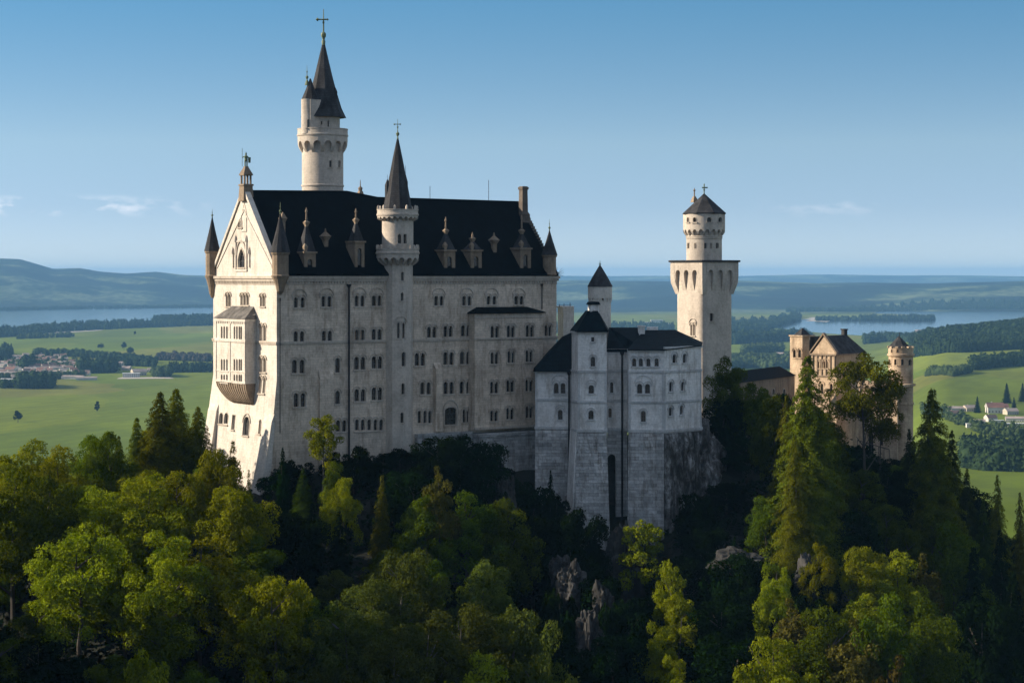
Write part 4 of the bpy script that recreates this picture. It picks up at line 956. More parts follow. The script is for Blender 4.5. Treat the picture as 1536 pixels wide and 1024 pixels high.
mb.build('wall', M_GATE, gate, smooth=False)
# towers of the gatehouse
gt = empty('gatehouse_tower', (*pt(1197, YG), zz(640)), 'slim square sandstone gatehouse tower with twin arches and a tiny dark pyramid cap', 'tower')
t0, t1 = pt(1185, YG + 13), pt(1203.5, YG + 10); TG = Flat(t0, t1); t2 = t1 + Vector((2.0, 3.2)); TR2 = Flat(t1, t2); t3 = t2 + (t0 - t1); zt = zz(507)
pxwin(TG, [(1191.7, 524, 536, 4.2), (1200 - .3, 524, 536, 4.2)], gt, t=.1, trim=M_GATE)
mb = MB(); wall_panel(mb, TG, [(0, zz(660)), (TG.L, zz(660)), (TG.L, zt), (0, zt)], .4); wall_panel(mb, TR2, [(0, zz(660)), (TR2.L, zz(660)), (TR2.L, zt), (0, zt)], .4)
for a_, b_ in ((t2, t3), (t3, t0)): mb.face([(a_.x, a_.y, zz(660)), (b_.x, b_.y, zz(660)), (b_.x, b_.y, zt), (a_.x, a_.y, zt)])
mb.box(TG, -.2, TG.L + .2, -.2, 3.7, zt, zt + .3); mb.build('wall', M_GATE, gt, smooth=False)
mb = MB(); c = pt(1203.5, YG + 12.2); mb.loft([sq(c, 1.35, zt + .303, .5), sq(c, .05, zz(494), .5)]); mb.build('cap_roof', M_ROOFG, gt, smooth=False)
mb = MB(); c = pt(1216, YG + 18); mb.loft([sq(c, 1.9, zz(560), .6), sq(c, 1.9, zz(508), .6)]); mb.build('stair_block', M_ROOFG, gt, smooth=False)
gr = empty('gatehouse_turret', (*pt(1352, YG + 4), zz(690)), 'round brick-brown turret with an arcaded crown and dark cone, right of the gatehouse', 'turret')
rc_ = pt(1351.3, YG - 3); YR = YG - 3; zz2 = lambda y: zat(y, YR); GS = Round(rc_, 2.55, 24)
for px in (1336.5, 1346.5, 1357, 1366.8): swin(GS, px, 538.5, 547.5, 3.4, gr, t=.1, trim=M_GATE, hood=False, dep=.35)
GT = Round(rc_, 2.6, 24)
for px in (1340.5, 1349.5): swin(GT, px, 524, 529, 2, gr, t=.05, trim=M_GATE, hood=False, kind='flat', sill=False, dep=.3)
mb = MB(); wall_panel(mb, GS, [(-GS.L / 2, zz2(730)), (GS.L / 2, zz2(730)), (GS.L / 2, zz2(534)), (-GS.L / 2, zz2(534))], .35)
wall_panel(mb, GT, [(-GT.L / 2, zz2(531)), (GT.L / 2, zz2(531)), (GT.L / 2, zz2(521)), (-GT.L / 2, zz2(521))], .3)
mb.lathe(rc_, [(2.55, zz2(535)), (2.85, zz2(533)), (2.85, zz2(530.5)), (2.6, zz2(530))], 24, cap=False); mb.lathe(rc_, [(2.55, zz2(607)), (2.7, zz2(606)), (2.7, zz2(603)), (2.55, zz2(602))], 24, cap=False)
for k in range(12):
    t = 2 * math.pi * k / 12; q = rc_ + Vector((math.cos(t), math.sin(t))) * 2.5; mb.loft([sq(q, .32, zz2(521.2), t), sq(q, .32, zz2(519), t)])
mb.build('wall', M_GATE, gr, angle=20)
mb = MB(); mb.lathe(rc_ + Vector((-.4, 0)), [(2.45, zz2(521)), (2.35, zz2(519.5)), (.1, zz2(504))], 8, rot=.2); mb.build('cone_roof', M_ROOFG, gr, smooth=False)
mb = MB(); q = rc_ + Vector((-.2, .6)); mb.tube((q.x, q.y, zz2(506)), (q.x, q.y, zz2(498)), .06); mb.build('finial', M_IRON, gr)
# long low connecting wing with a dark roof
w0, w1 = pt(1098, 392), pt(1192, 424); cw = empty('connecting_building', (*pt(1145, 405), zat(620, 405)), 'long low wing with nearly black roof between the square tower and the gatehouse', 'castle building')
CWF = Flat(w0, w1); zc0 = zat(572, 400)
for px in (1110, 1126, 1142, 1160, 1176): swin(CWF, px, 583, 592, 3.5, cw, trim=M_TRIM, hood=False)
mb = MB(); wall_panel(mb, CWF, [(0, zat(660, 400)), (CWF.L, zat(660, 400)), (CWF.L, zc0), (0, zc0)], .4); mb.build('wall', M_SAND, cw, smooth=False)
mb = MB(); zrg = zat(556, 405)
mb.face([CWF(-.2, zc0, -.4), CWF(CWF.L, zc0, -.4), CWF(CWF.L, zrg, 3.4), CWF(-.2, zrg, 3.4)]); mb.face([CWF(-.2, zc0, 7), CWF(CWF.L, zc0, 7), CWF(CWF.L, zrg, 3.4), CWF(-.2, zrg, 3.4)])
mb.face([CWF(-.2, zc0, -.4), CWF(-.2, zrg, 3.4), CWF(-.2, zc0, 7)]); mb.build('roof', M_ROOF, cw, smooth=False)
# iron railing on the terrace beside the gatehouse
mb = MB(); p, q = pz(1286, 660, YG - 14), pz(1334, 674, YG - 14); mb.tube(p, q, .09)
for k in range(7): r_ = p.lerp(q, k / 6); mb.tube(r_, r_ - Vector((0, 0, 2.2)), .06)
rl = mb.build('terrace_railing', M_IRON); tag(rl, 'thin dark railing crossing the lit wall below the gatehouse', 'railing')

# ================================================================== THE CASTLE HILL (terrain)
ctrl = []
def cp(px, Y, z): ctrl.append(((px - CX) / FPX * Y, Y, z))
for px, Y, z in ((300, 330, -36), (330, 322, -36), (395, 314, -36), (470, 320, -33), (560, 328, -31), (622, 328, -30), (690, 333, -31), (760, 336, -37), (805, 332, -41), (860, 328, -46),
                 (900, 326, -50), (950, 324, -50), (1000, 325, -47), (1040, 330, -40), (1080, 343, -32), (1120, 360, -31), (1180, 395, -32), (1260, 412, -36), (1320, 405, -38), (1375, 412, -42),
                 (330, 345, -34), (500, 360, -32), (700, 370, -31), (900, 360, -31), (1056, 385, -30), (1300, 440, -36),
                 # front slope
                 (0, 330, -46), (0, 300, -46), (0, 270, -58), (0, 240, -70), (120, 320, -41), (120, 290, -48), (120, 262, -62), (240, 330, -39), (240, 300, -43), (240, 270, -56), (240, 240, -70),
                 (380, 295, -44), (380, 270, -56), (380, 240, -70), (520, 305, -43), (520, 280, -54), (520, 250, -68), (640, 310, -42), (640, 285, -53), (640, 260, -64), (640, 235, -76),
                 (760, 315, -50), (760, 290, -58), (760, 262, -68), (850, 300, -64), (900, 290, -76), (900, 262, -90), (980, 305, -60), (990, 285, -60), (1000, 262, -72),
                 (1080, 320, -50), (1090, 295, -62), (1100, 265, -74), (1180, 345, -40), (1190, 322, -39), (1205, 306, -42), (1212, 296, -52), (1220, 280, -64), (1240, 260, -74), (1270, 325, -41), (1150, 305, -58),
                 (1300, 370, -42), (1310, 335, -42), (1320, 305, -58), (1330, 280, -68), (1420, 390, -52), (1430, 350, -58), (1440, 310, -68), (1500, 380, -62), (1536, 340, -72), (1536, 290, -84),
                 (-300, 330, -60), (-300, 270, -62), (-300, 230, -50), (1800, 360, -120), (1800, 300, -120), (1700, 420, -140),
                 # behind the ridge
                 (0, 372, -66), (0, 420, -110), (300, 380, -60), (300, 440, -120), (600, 410, -60), (600, 480, -130), (900, 410, -60), (900, 480, -130), (1100, 440, -60), (1100, 520, -140), (1300, 500, -90), (1300, 560, -160),
                 (1450, 440, -75), (1500, 520, -150), (-400, 440, -150), (1900, 520, -190),
                 (0, 200, -80), (400, 200, -88), (800, 200, -100), (1200, 200, -92), (1600, 220, -100), (-600, 380, -110), (400, 560, -205), (800, 600, -208), (1200, 640, -208), (-400, 560, -208), (1800, 640, -208)): cp(px, Y, z)
# unseen mountain flank added on the left, raised to throw shade over the lower slope
for x, y, z in ((-98, 262, 2), (-94, 236, 12), (-94, 205, 18), (-140, 245, 24), (-140, 205, 30), (-190, 220, 40), (-84, 215, -52), (-84, 250, -60), (-108, 285, -58), (-130, 300, -50), (-240, 300, -60), (-220, 380, -150), (-190, 150, 20), (-120, 150, -20), (-60, 150, -85), (60, 150, -110), (160, 150, -110),
                (-260, 150, 0), (-300, 260, -80), (-320, 400, -205), (240, 300, -200), (230, 420, -205), (260, 200, -200)): ctrl.append((x, y, z))
ca = np.array(ctrl); cxy = ca[:, :2]
dm = np.sqrt(((cxy[:, None] - cxy[None]) ** 2).sum(-1)); Am = np.block([[dm, np.ones((len(ca), 1)), cxy / 100], [np.ones((1, len(ca))), np.zeros((1, 3))], [cxy.T / 100, np.zeros((2, 3))]])
Am[:len(ca), :len(ca)] += np.eye(len(ca)) * -.8
wts = np.linalg.solve(Am, np.concatenate([ca[:, 2], [0, 0, 0]]))
def hill(x, y):
    x = np.asarray(x, float); y = np.asarray(y, float); sh_ = x.shape; p = np.stack([x.ravel(), y.ravel()], 1)
    d = np.sqrt(((p[:, None] - cxy[None]) ** 2).sum(-1)); z = d @ wts[:len(ca)] + wts[len(ca)] + p / 100 @ wts[-2:]
    return z.reshape(sh_)
gx = np.arange(-320, 262, 3.2); gy = np.arange(140, 660, 3.2); GX, GY = np.meshgrid(gx, gy)
HZ = hill(GX, GY) + 1.1 * np.sin(GX * .31 + 2 * np.sin(GY * .13)) * np.cos(GY * .27) + rng.normal(0, .25, GX.shape)
edge = np.minimum(np.minimum(GX + 320, 262 - GX), np.minimum(GY - 140 + 1000, 660 - GY)); HZ = np.where(edge < 30, HZ - (30 - edge) * 4, HZ); HZ = np.maximum(HZ, GZ - 8)
def grid_mesh(name, X, Y, Z, m, kind='structure', smooth=True):
    n, k = X.shape; me = bpy.data.meshes.new(name); v = np.stack([X, Y, Z], -1).reshape(-1, 3); i = np.arange(n * k).reshape(n, k)
    f = np.stack([i[:-1, :-1], i[:-1, 1:], i[1:, 1:], i[1:, :-1]], -1).reshape(-1, 4); fast_mesh(me, v, f)
    me.materials.append(m); o = bpy.data.objects.new(name, me); COL.objects.link(o)
    if smooth: me.polygons.foreach_set('use_smooth', [True] * len(me.polygons))
    if kind: o['kind'] = kind
    return o
def fast_mesh(me, v, f, mi=None):
    v = np.asarray(v, np.float32); f = np.asarray(f, np.int32); k = f.shape[1]
    me.vertices.add(len(v)); me.vertices.foreach_set('co', v.ravel()); me.loops.add(f.size); me.loops.foreach_set('vertex_index', f.ravel())
    me.polygons.add(len(f)); me.polygons.foreach_set('loop_start', np.arange(len(f), dtype=np.int32) * k)
    if mi is not None: me.polygons.foreach_set('material_index', np.asarray(mi, np.int32))
    me.update(calc_edges=True)
grid_mesh('hillside', GX, GY, HZ, M_SOIL)

# ================================================================== TREES
def leaf_quads(P, N_, size, aspect=.6, jit=.9):
    """one small leaf-clump face at each point, roughly facing N_"""
    n = len(P); nn = N_ + rng.normal(0, jit * .6, (n, 3)); nn /= np.linalg.norm(nn, axis=1)[:, None] + 1e-9
    a = rng.normal(size=(n, 3)); t = np.cross(nn, a); t /= np.linalg.norm(t, axis=1)[:, None] + 1e-9; b = np.cross(nn, t)
    s = size * rng.uniform(.6, 1.3, n)[:, None]
    v = np.stack([P - t * s, P - b * s * aspect + nn * s * .15, P + t * s, P + b * s * aspect + nn * s * .15], 1).reshape(-1, 3)
    return v, np.arange(4 * n).reshape(n, 4)
def trunk_mesh(name, h, r, m, limbs=6, lean=.03, top=.9, sp=.9):
    mb = MB(); pts = [Vector((0, 0, -2.5))]; n = 6
    for i in range(1, n + 1): pts.append(Vector((random.uniform(-1, 1) * lean * h * i / n, random.uniform(-1, 1) * lean * h * i / n, h * top * i / n)))
    for i in range(n): mb.tube(pts[i], pts[i + 1], r * (1 - i / n * .85), 7, r * (1 - (i + 1) / n * .85))
    for k in range(limbs):
        i = random.randint(2, n - 1); t = random.uniform(0, 6.28); L = h * random.uniform(.08, .16) * sp
        mb.tube(pts[i], pts[i] + Vector((math.cos(t) * L, math.sin(t) * L, L * .7)), r * .4, 5, r * .1)
    o = mb.build(name, m, None); return o.data, o
def broad_crown(h, w, nl=34, leaves=15000, lobe=.26, base=.25, size=.24, squash=1.0, seed=0):
    """crown made of leafy lobes spread over an uneven volume; origin at the foot of the tree"""
    g = np.random.default_rng(seed); P = []; N_ = []
    c0 = np.array([0, 0, h * (base + 1) / 2]); hz = h * (1 - base) / 2
    i = 0; lobes = []
    while len(lobes) < nl:
        d = g.normal(size=3); d /= np.linalg.norm(d)
        if d[2] < -.75: continue
        rad = g.uniform(.42, .98); taper = 1.0 if d[2] < 0 else 1 - .25 * d[2] ** 2
        c = c0 + d * np.array([w / 2 * rad * taper, w / 2 * rad * taper, hz * rad]); r = w * lobe * g.uniform(.38, 1.0)
        lobes.append((c, r))
    per = leaves // nl
    for c, r in lobes:
        k = int(per * (r / (w * lobe * .8)) ** 2); d = g.normal(size=(k, 3)); d[:, 2] += .45; d /= np.linalg.norm(d, axis=1)[:, None]
        rr = r * (1 - np.abs(g.normal(0, .16, k))) * (1 + .22 * np.sin(d[:, 0] * 6 + c[0] * 3) * np.cos(d[:, 1] * 6 + d[:, 2] * 5 + c[1]))
        p = c + d * rr[:, None] * np.array([1, 1, .82]); P.append(p); N_.append(d)
    P = np.concatenate(P); N_ = np.concatenate(N_); return leaf_quads(P, N_, size)
def spruce_crown(h, w, leaves=13000, size=.20, seed=0, base=.06, droop=.32, power=.85, ragged=.3):
    g = np.random.default_rng(seed); P = []; N_ = []
    nt = int(h * 1.7)
    for i in range(nt):
        t = (i + g.uniform(-.3, .3)) / nt; z0 = h * (base + (1 - base) * t); R_ = w / 2 * (1 - t) ** power + .15
        nb = max(5, int(11 * (1 - t) + 4))
        for b in range(nb):
            a = 2 * math.pi * (b + g.uniform(-.4, .4)) / nb; L = R_ * g.uniform(1 - ragged * 1.4, 1 + ragged * .5)
            k = max(4, int(leaves / (nt * 10) * L / (w / 2) * 3.2)); s = g.uniform(.12, 1, k) ** .8
            side = g.normal(0, .16, k) * L * (1.1 - s * .6)
            x = np.cos(a) * s * L - np.sin(a) * side; y = np.sin(a) * s * L + np.cos(a) * side
            z = z0 - droop * s ** 1.5 * L * g.uniform(.8, 1.2) + g.normal(0, .12, k) - np.abs(g.normal(0, .28, k)) * (s * .8 + .2) + .12 * L * np.maximum(0, s - .8)
            P.append(np.stack([x, y, z], 1)); N_.append(np.stack([np.cos(a) * np.ones(k) * 1.1, np.sin(a) * np.ones(k) * 1.1, np.ones(k) * .75], 1))
    P = np.concatenate(P); N_ = np.concatenate(N_); return leaf_quads(P, N_, size, .38, .8)
def tree_proto(kind, h, w, crown, trunkm, leafm, tr, limbs, name='crown'):
    me = bpy.data.meshes.new(name); v, f = crown; fast_mesh(me, v, f); me.materials.append(leafm)
    tm, to = trunk_mesh('trunk', h, tr, trunkm, limbs, sp=w / h * 2); bpy.data.objects.remove(to)
    return dict(kind=kind, h=h, w=w, crown=me, trunk=tm, used=0)
PR = {}
def fam(key, n, fn): PR[key] = [fn(i) for i in range(n)]
fam('bright', 3, lambda i: tree_proto('broadleaf_tree', 18, 13, broad_crown(18, 12.5, 74 + 6 * i, 27000, .145, .2, .17, seed=10 + i), M_BARK, L_BRIGHT, .35, 7))
fam('mid', 3, lambda i: tree_proto('broadleaf_tree', 18, 12, broad_crown(18, 12, 70 + 6 * i, 25000, .15, .16, .17, seed=20 + i), M_BARK, L_MID, .35, 7))
fam('dark', 2, lambda i: tree_proto('broadleaf_tree', 16, 12, broad_crown(16, 12, 60 + 6 * i, 20000, .155, .1, .19, seed=30 + i), M_BARK, L_DARK, .35, 6))
fam('grey', 3, lambda i: tree_proto('broadleaf_tree', 19, 14, broad_crown(19, 14, 84 + 6 * i, 30000, .135, .2, .165, seed=40 + i), M_BARKP, L_GREY, .35, 8))
fam('slim', 2, lambda i: tree_proto('slender_tree', 14, 5.5, broad_crown(14, 5.5, 52, 9500, .17, .24, .14, seed=50 + i), M_BARKP, L_BRIGHT, .16, 6))
fam('rusty', 1, lambda i: tree_proto('broadleaf_tree', 13, 6, broad_crown(13, 6, 46, 10000, .17, .08, .15, seed=60 + i), M_BARK, L_RUSTY, .2, 5))
fam('spruce', 3, lambda i: tree_proto('spruce_tree', 26, 10.5, spruce_crown(26, 10.5, 36000, .17, 70 + i, power=.8, ragged=.25), M_BARK, L_SPRUCE, .33, 0))
fam('darkspruce', 2, lambda i: tree_proto('spruce_tree', 24, 9.0, spruce_crown(24, 9.5, 30000, .17, 75 + i, power=.8), M_BARK, L_DARK, .33, 0))
fam('olive', 3, lambda i: tree_proto('spruce_tree', 28, 11.5, spruce_crown(28, 11.5, 30000, .17, 80 + i, droop=.5, ragged=.5, power=.7), M_BARK, L_OLIVE, .36, 0))
fam('thin', 2, lambda i: tree_proto('spruce_tree', 16, 4.6, spruce_crown(16, 4.6, 10000, .14, 90 + i, ragged=.4), M_BARK, L_OLIVE, .2, 0))
fam('lush', 2, lambda i: tree_proto('spruce_tree', 24, 13, spruce_crown(24, 13, 46000, .17, 100 + i, power=.72, ragged=.2, droop=.4), M_BARK, L_LUSH, .36, 0))
fam('tall', 2, lambda i: tree_proto('broadleaf_tree', 28, 13, broad_crown(28, 13, 74, 24000, .13, .50, .17, seed=110 + i), M_BARK, L_OLIVE, .35, 9))
fam('bush', 2, lambda i: tree_proto('bush', 6, 7.5, broad_crown(6, 7.5, 40, 9000, .15, .02, .16, seed=95 + i), M_BARK, L_DARK, .14, 5))
TREES = []
def ground_z(x, y): return float(hill(np.array([x]), np.array([y]))[0])
def plant(key, px, Y, ytop=None, h=None, wscale=1.0, loc=None, zoff=0.0):
    x, y = loc if loc else loc_of(px, Y); z = ground_z(x, y) - .3 + zoff; p = random.choice(PR[key])
    if ytop is not None: h = zat(ytop, y) - z
    h = max(h, 3.0); sc = h / p['h']
    if p['used'] == 0: pass
    root = bpy.data.objects.new(p['kind'], None); COL.objects.link(root)
    ws = min(max(sc, .75), 1.25) if ytop is not None else sc
    ws *= wscale
    root.location = (x, y, z); root.scale = (ws, ws, sc); root.rotation_euler = (0, 0, random.uniform(0, 6.28))
    for nm in ('crown', 'trunk'):
        c = bpy.data.objects.new(nm, p[nm]); COL.objects.link(c); c.parent = root
    p['used'] += 1
    TREES.append((root, key, px, HY - (z + h) / y * FPX, y, h)); return root
# the trees one can pick out: family, x of the top, distance, y of the top (photograph pixels)
KEY = [('lush', 205, 318, 622, .8), ('lush', 240, 316, 583, 1.15), ('lush', 264, 321, 578, 1.1), ('lush', 297, 318, 606, 1.05), ('bright', 45, 312, 662, 1.0), ('bright', 85, 300, 672, .9), ('mid', 135, 322, 650, .9),
       ('mid', 165, 312, 645, .8), ('lush', 178, 326, 650, .55), ('bright', 330, 296, 668, .7), ('thin', 349, 297, 655, .9), ('mid', 318, 300, 690, .8), ('thin', 373, 302, 700, .7), ('darkspruce', 424, 303, 668, .6),
       ('slim', 484, 315, 612, 1.0), ('spruce', 455, 309, 700, .7), ('mid', 500, 307, 690, .55), ('bright', 515, 300, 712, .6), ('bright', 268, 292, 700, .8), ('bright', 220, 286, 712, 1.0), ('bright', 345, 284, 722, .9),
       ('bright', 160, 285, 735, .9), ('mid', 70, 290, 712, .9), ('mid', 20, 285, 700, 1.0), ('bright', 300, 272, 800, .9), ('bright', 370, 268, 850, 1.0), ('bright', 120, 272, 790, 1.0), ('bright', 250, 268, 800, .9),
       ('bright', 412, 262, 855, .8), ('thin', 573, 303, 708, 1.1), ('rusty', 660, 300, 700, .8), ('dark', 590, 312, 705, .7), ('bush', 530, 318, 672, .9), ('slim', 222, 226, 945, 1.0),
       ('grey', 605, 276, 822, .9), ('grey', 560, 268, 872, .9), ('grey', 520, 262, 895, .8), ('grey', 725, 278, 842, .7), ('grey', 690, 262, 905, .85), ('grey', 640, 256, 930, .8), ('grey', 590, 252, 955, .8),
       ('grey', 770, 262, 915, .8), ('bright', 720, 250, 985, .8), ('grey', 820, 258, 950, .7), ('mid', 470, 266, 900, .9), ('mid', 640, 300, 740, .9), ('mid', 700, 302, 735, .9), ('mid', 760, 304, 745, .8),
       ('dark', 655, 318, 655, 1.0), ('dark', 690, 320, 652, .9), ('dark', 727, 321, 662, .8), ('darkspruce', 826, 320, 702, .6), ('dark', 800, 312, 760, .8), ('dark', 860, 305, 800, .8), ('dark', 870, 312, 745, .6),
       ('slim', 962, 311, 770, 1.1), ('slim', 1008, 292, 825, .85), ('bright', 985, 278, 935, .55), ('slim', 1020, 286, 880, .9), ('bright', 1010, 272, 985, .6),
       ('mid', 1090, 355, 540, .72), ('mid', 1100, 352, 575, .8), ('dark', 1075, 346, 640, .8), ('dark', 1120, 340, 655, 1.0), ('dark', 1090, 330, 720, 1.0), ('dark', 1130, 372, 600, .8), ('dark', 1060, 318, 770, .8),
       ('lush', 1212, 313, 526, 1.0), ('olive', 1192, 307, 650, .95), ('olive', 1180, 322, 590, .9), ('mid', 1163, 326, 590, .6), ('olive', 1243, 326, 585, .75), ('mid', 1228, 320, 640, .7),
       ('tall', 1296, 338, 522, .95), ('tall', 1320, 344, 560, .6), ('lush', 1398, 340, 578, 1.0),  ('spruce', 1428, 372, 640, .9), ('spruce', 1450, 366, 700, .9),
       ('olive', 1420, 352, 690, .9), ('spruce', 1385, 350, 700, .9), ('olive', 1496, 372, 708, .7), ('olive', 1530, 376, 735, .6), ('spruce', 1475, 352, 745, .8),
       ('mid', 1128, 350, 572, .8), ('mid', 1148, 358, 596, .8), ('dark', 1172, 366, 590, .8), ('thin', 1258, 318, 705, 1.0), ('spruce', 1364, 356, 640, .8), ('dark', 1240, 330, 745, .9), ('dark', 1300, 345, 690, 1.1), ('dark', 1335, 350, 705, 1.0), ('mid', 1330, 322, 755, .9), ('mid', 1360, 318, 790, .8), ('bright', 1300, 300, 815, .8),
       ('bright', 1345, 298, 830, .8), ('bright', 1230, 296, 815, .6), ('bright', 1165, 290, 840, .5), ('mid', 1400, 325, 755, .8), ('mid', 1430, 318, 790, .8), ('rusty', 1385, 300, 832, 1.0), ('olive', 1430, 332, 745, .7),
       ('rusty', 1190, 276, 900, 1.2), ('mid', 1240, 272, 905, .8), ('rusty', 1290, 268, 930, 1.3), ('bright', 1160, 262, 945, .8), ('mid', 1330, 270, 900, .8), ('rusty', 1340, 255, 985, 1.2), ('mid', 1400, 275, 910, .8),
       ('darkspruce', 1460, 310, 815, 1.0), ('darkspruce', 1500, 320, 790, 1.0), ('darkspruce', 1520, 300, 850, 1.0), ('dark', 1470, 285, 900, 1.0), ('dark', 1110, 300, 830, .9), ('dark', 1080, 285, 900, 1.0), ('dark', 1100, 270, 960, 1.0),
       ('dark', 920, 275, 950, .9), ('dark', 905, 296, 865, .8), ('dark', 850, 280, 940, .8), ('dark', 940, 290, 900, .8)]
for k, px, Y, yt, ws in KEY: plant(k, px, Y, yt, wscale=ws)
# the rest of the wood: spread over the slope, clear of the masonry
foot = [(PP(PL / 2, PW / 2), 0), ]
def near_castle(x, y):
    q = Vector((x, y)) - P0; a, b = q.dot(DU), q.dot(DN)
    if -5 < a < PL + 4 and -6 < b < PW + 6: return True
    for c, r in ((pt(880, 345), 14), (pt(960, 345), 15), (pt(1030, 348), 13), (qc, 11), (pt(1145, 405), 9), (pt(1115, 398), 8), (pt(1175, 418), 9), (pt(1235, 428), 10), (pt(1275, 432), 12), (pt(1320, 420), 11), (rc_, 7)):
        if (Vector((x, y)) - c).length < r: return True
    return False
taken = [(t[0].location.x, t[0].location.y) for t in TREES]
cands = []
for _ in range(9000):
    Y = random.uniform(238, 425); px = random.uniform(-60, 1600); x = (px - CX) / FPX * Y
    if near_castle(x, Y) or any((x - a) ** 2 + (Y - b) ** 2 < 5.6 ** 2 for a, b in taken): continue
    z = ground_z(x, Y); yg = HY - z / Y * FPX
    if yg - 15 / Y * FPX > 1040: continue
    if 640 < px < 1040 and Y > 322: continue
    if Y > 345 and px < 330: continue
    if px < 620 and Y > 316 and px > 300: continue
    if len(taken) > 285: break
    taken.append((x, Y)); cands.append((px, Y))
def top_limit(px):
    prof = [(-60, 690), (0, 690), (40, 672), (110, 665), (180, 645), (230, 605), (270, 590), (310, 625), (330, 690), (410, 735), (480, 700), (620, 700), (640, 668), (720, 665), (760, 715), (850, 790), (910, 860), (1000, 850), (1050, 760), (1070, 640), (1090, 560), (1120, 600), (1180, 610),
            (1230, 600), (1290, 690), (1345, 690), (1370, 640), (1400, 600), (1440, 660), (1470, 710), (1540, 770), (1600, 800)]
    for (a, b), (c, d) in zip(prof, prof[1:]):
        if a <= px <= c: return b + (d - b) * (px - a) / (c - a)
    return 700
for px, Y in cands:
    x = (px - CX) / FPX * Y; yt_min = top_limit(px) + 10; g = ground_z(x, Y); h = random.uniform(10, 17)
    hmax = zat(yt_min, Y) - g
    if hmax < 4: h = 0
    h = min(h, hmax)
    yt = HY - (g + h) / Y * FPX
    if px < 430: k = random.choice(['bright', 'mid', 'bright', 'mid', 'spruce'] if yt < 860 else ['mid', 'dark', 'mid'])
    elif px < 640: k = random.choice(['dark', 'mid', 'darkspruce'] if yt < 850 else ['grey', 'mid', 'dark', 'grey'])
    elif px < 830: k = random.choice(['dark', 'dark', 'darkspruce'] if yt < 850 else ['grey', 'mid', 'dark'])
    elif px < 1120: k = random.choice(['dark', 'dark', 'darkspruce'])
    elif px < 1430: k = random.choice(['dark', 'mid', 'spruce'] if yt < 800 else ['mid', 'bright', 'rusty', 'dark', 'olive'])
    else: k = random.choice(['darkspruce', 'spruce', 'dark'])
    if h < 4.5: k = 'bush'; h = max(h, 2.8)
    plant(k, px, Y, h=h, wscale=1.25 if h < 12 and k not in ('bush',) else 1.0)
# shrubs at the foot of the palace walls
for px, Y, yt in ((866, 285, 925), (845, 290, 892), (896, 288, 912), (915, 282, 960), (1180, 300, 870), (1222, 298, 848), (870, 276, 985), (1120, 300, 850), (1085, 302, 848), (440, 317, 690), (500, 322, 688), (545, 324, 684), (575, 326, 690), (600, 327, 682), (640, 327, 672), (675, 328, 664), (705, 329, 668), (738, 327, 690), (770, 326, 718), (800, 324, 732), (420, 314, 705), (835, 324, 745), (1085, 348, 600), (1100, 345, 690), (1050, 324, 742)): plant('bush', px, Y, yt)
# labels: a look, a place named by the nearest part of the castle, and a rank from the top there
ZONES = [(-200, 70, 'at the far left edge'), (70, 140, 'below the lone field bush'), (140, 210, 'below the narrow lone field tree'), (210, 270, 'left of the sunlit gable wall'),
         (270, 330, 'at the palace rear corner'), (330, 400, 'below the sunlit palace gable'), (400, 460, 'below the palace front corner turret'), (460, 530, 'below the palace long rain pipe'), (530, 600, 'just left of the stair tower foot'),
         (600, 660, 'under the stair tower'), (660, 720, 'under the palace arched doorway'), (720, 790, 'under the projecting palace block'), (790, 860, "under the grey wing's left corner"),
         (860, 920, "below the grey wing's pyramid roof"), (920, 990, 'in the ravine under the grey wing'), (990, 1060, "below the grey wing's right corner"), (1060, 1120, 'below the square tower'),
         (1120, 1180, 'below the low connecting wing'), (1180, 1240, 'below the slim gatehouse tower'), (1240, 1300, 'below the gatehouse gable'), (1300, 1360, "below the gatehouse's lit range"), (1360, 1430, 'right of the round gatehouse turret'),
         (1430, 1490, 'before the right-hand village'), (1490, 2000, 'at the far right edge')]
LOOK = {'bright': 'yellow-green broadleaf tree', 'mid': 'mid-green broadleaf tree', 'dark': 'dark leafy tree', 'grey': 'silvery green broadleaf tree', 'slim': 'slender bright young tree', 'rusty': 'rusty olive tree',
        'spruce': 'green spruce', 'darkspruce': 'dark spruce', 'olive': 'olive shaggy conifer', 'lush': 'bushy sunlit conifer', 'tall': 'high-crowned olive tree', 'thin': 'narrow olive conifer', 'bush': 'dark bush'}
ORD = ['topmost', 'second from top', 'third from top', 'fourth from top', 'fifth from top', 'sixth from top', 'seventh from top', 'eighth from top', 'ninth from top', 'tenth from top'] + ['%dth from top' % i for i in range(11, 60)]
for lo, hi, where in ZONES:
    for key in LOOK:
        mem = sorted([t for t in TREES if lo <= t[2] < hi and t[1] == key], key=lambda t: t[3])
        for i, t in enumerate(mem):
            o = t[0]; tag(o, LOOK[key] + (' ' if len(mem) == 1 else ', ' + ORD[i] + ' of those ') + where, 'bush' if key == 'bush' else 'tree', 'trees and bushes of the castle wood' if key != 'bush' else 'bushes on the castle hill')
# ground cover between the trunks
gxs = rng.uniform(-95, 115, 110000); gys = rng.uniform(235, 425, 110000); gz = hill(gxs, gys)
keep = np.array([not near_castle(a, b) for a, b in zip(gxs, gys)]); P_ = np.stack([gxs, gys, gz + rng.uniform(.1, 1.2, len(gxs)) + 2.6 * rng.random(len(gxs)) * np.maximum(0, np.sin(gxs * .9 + 2 * np.sin(gys * .5)) * np.cos(gys * .8))], 1)[keep]
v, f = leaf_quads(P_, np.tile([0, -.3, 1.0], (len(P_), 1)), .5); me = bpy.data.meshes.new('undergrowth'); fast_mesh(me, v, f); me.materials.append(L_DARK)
ug = bpy.data.objects.new('undergrowth', me); COL.objects.link(ug); tag(ug, 'dark undergrowth covering the slope between the trees', 'undergrowth', kind='stuff')
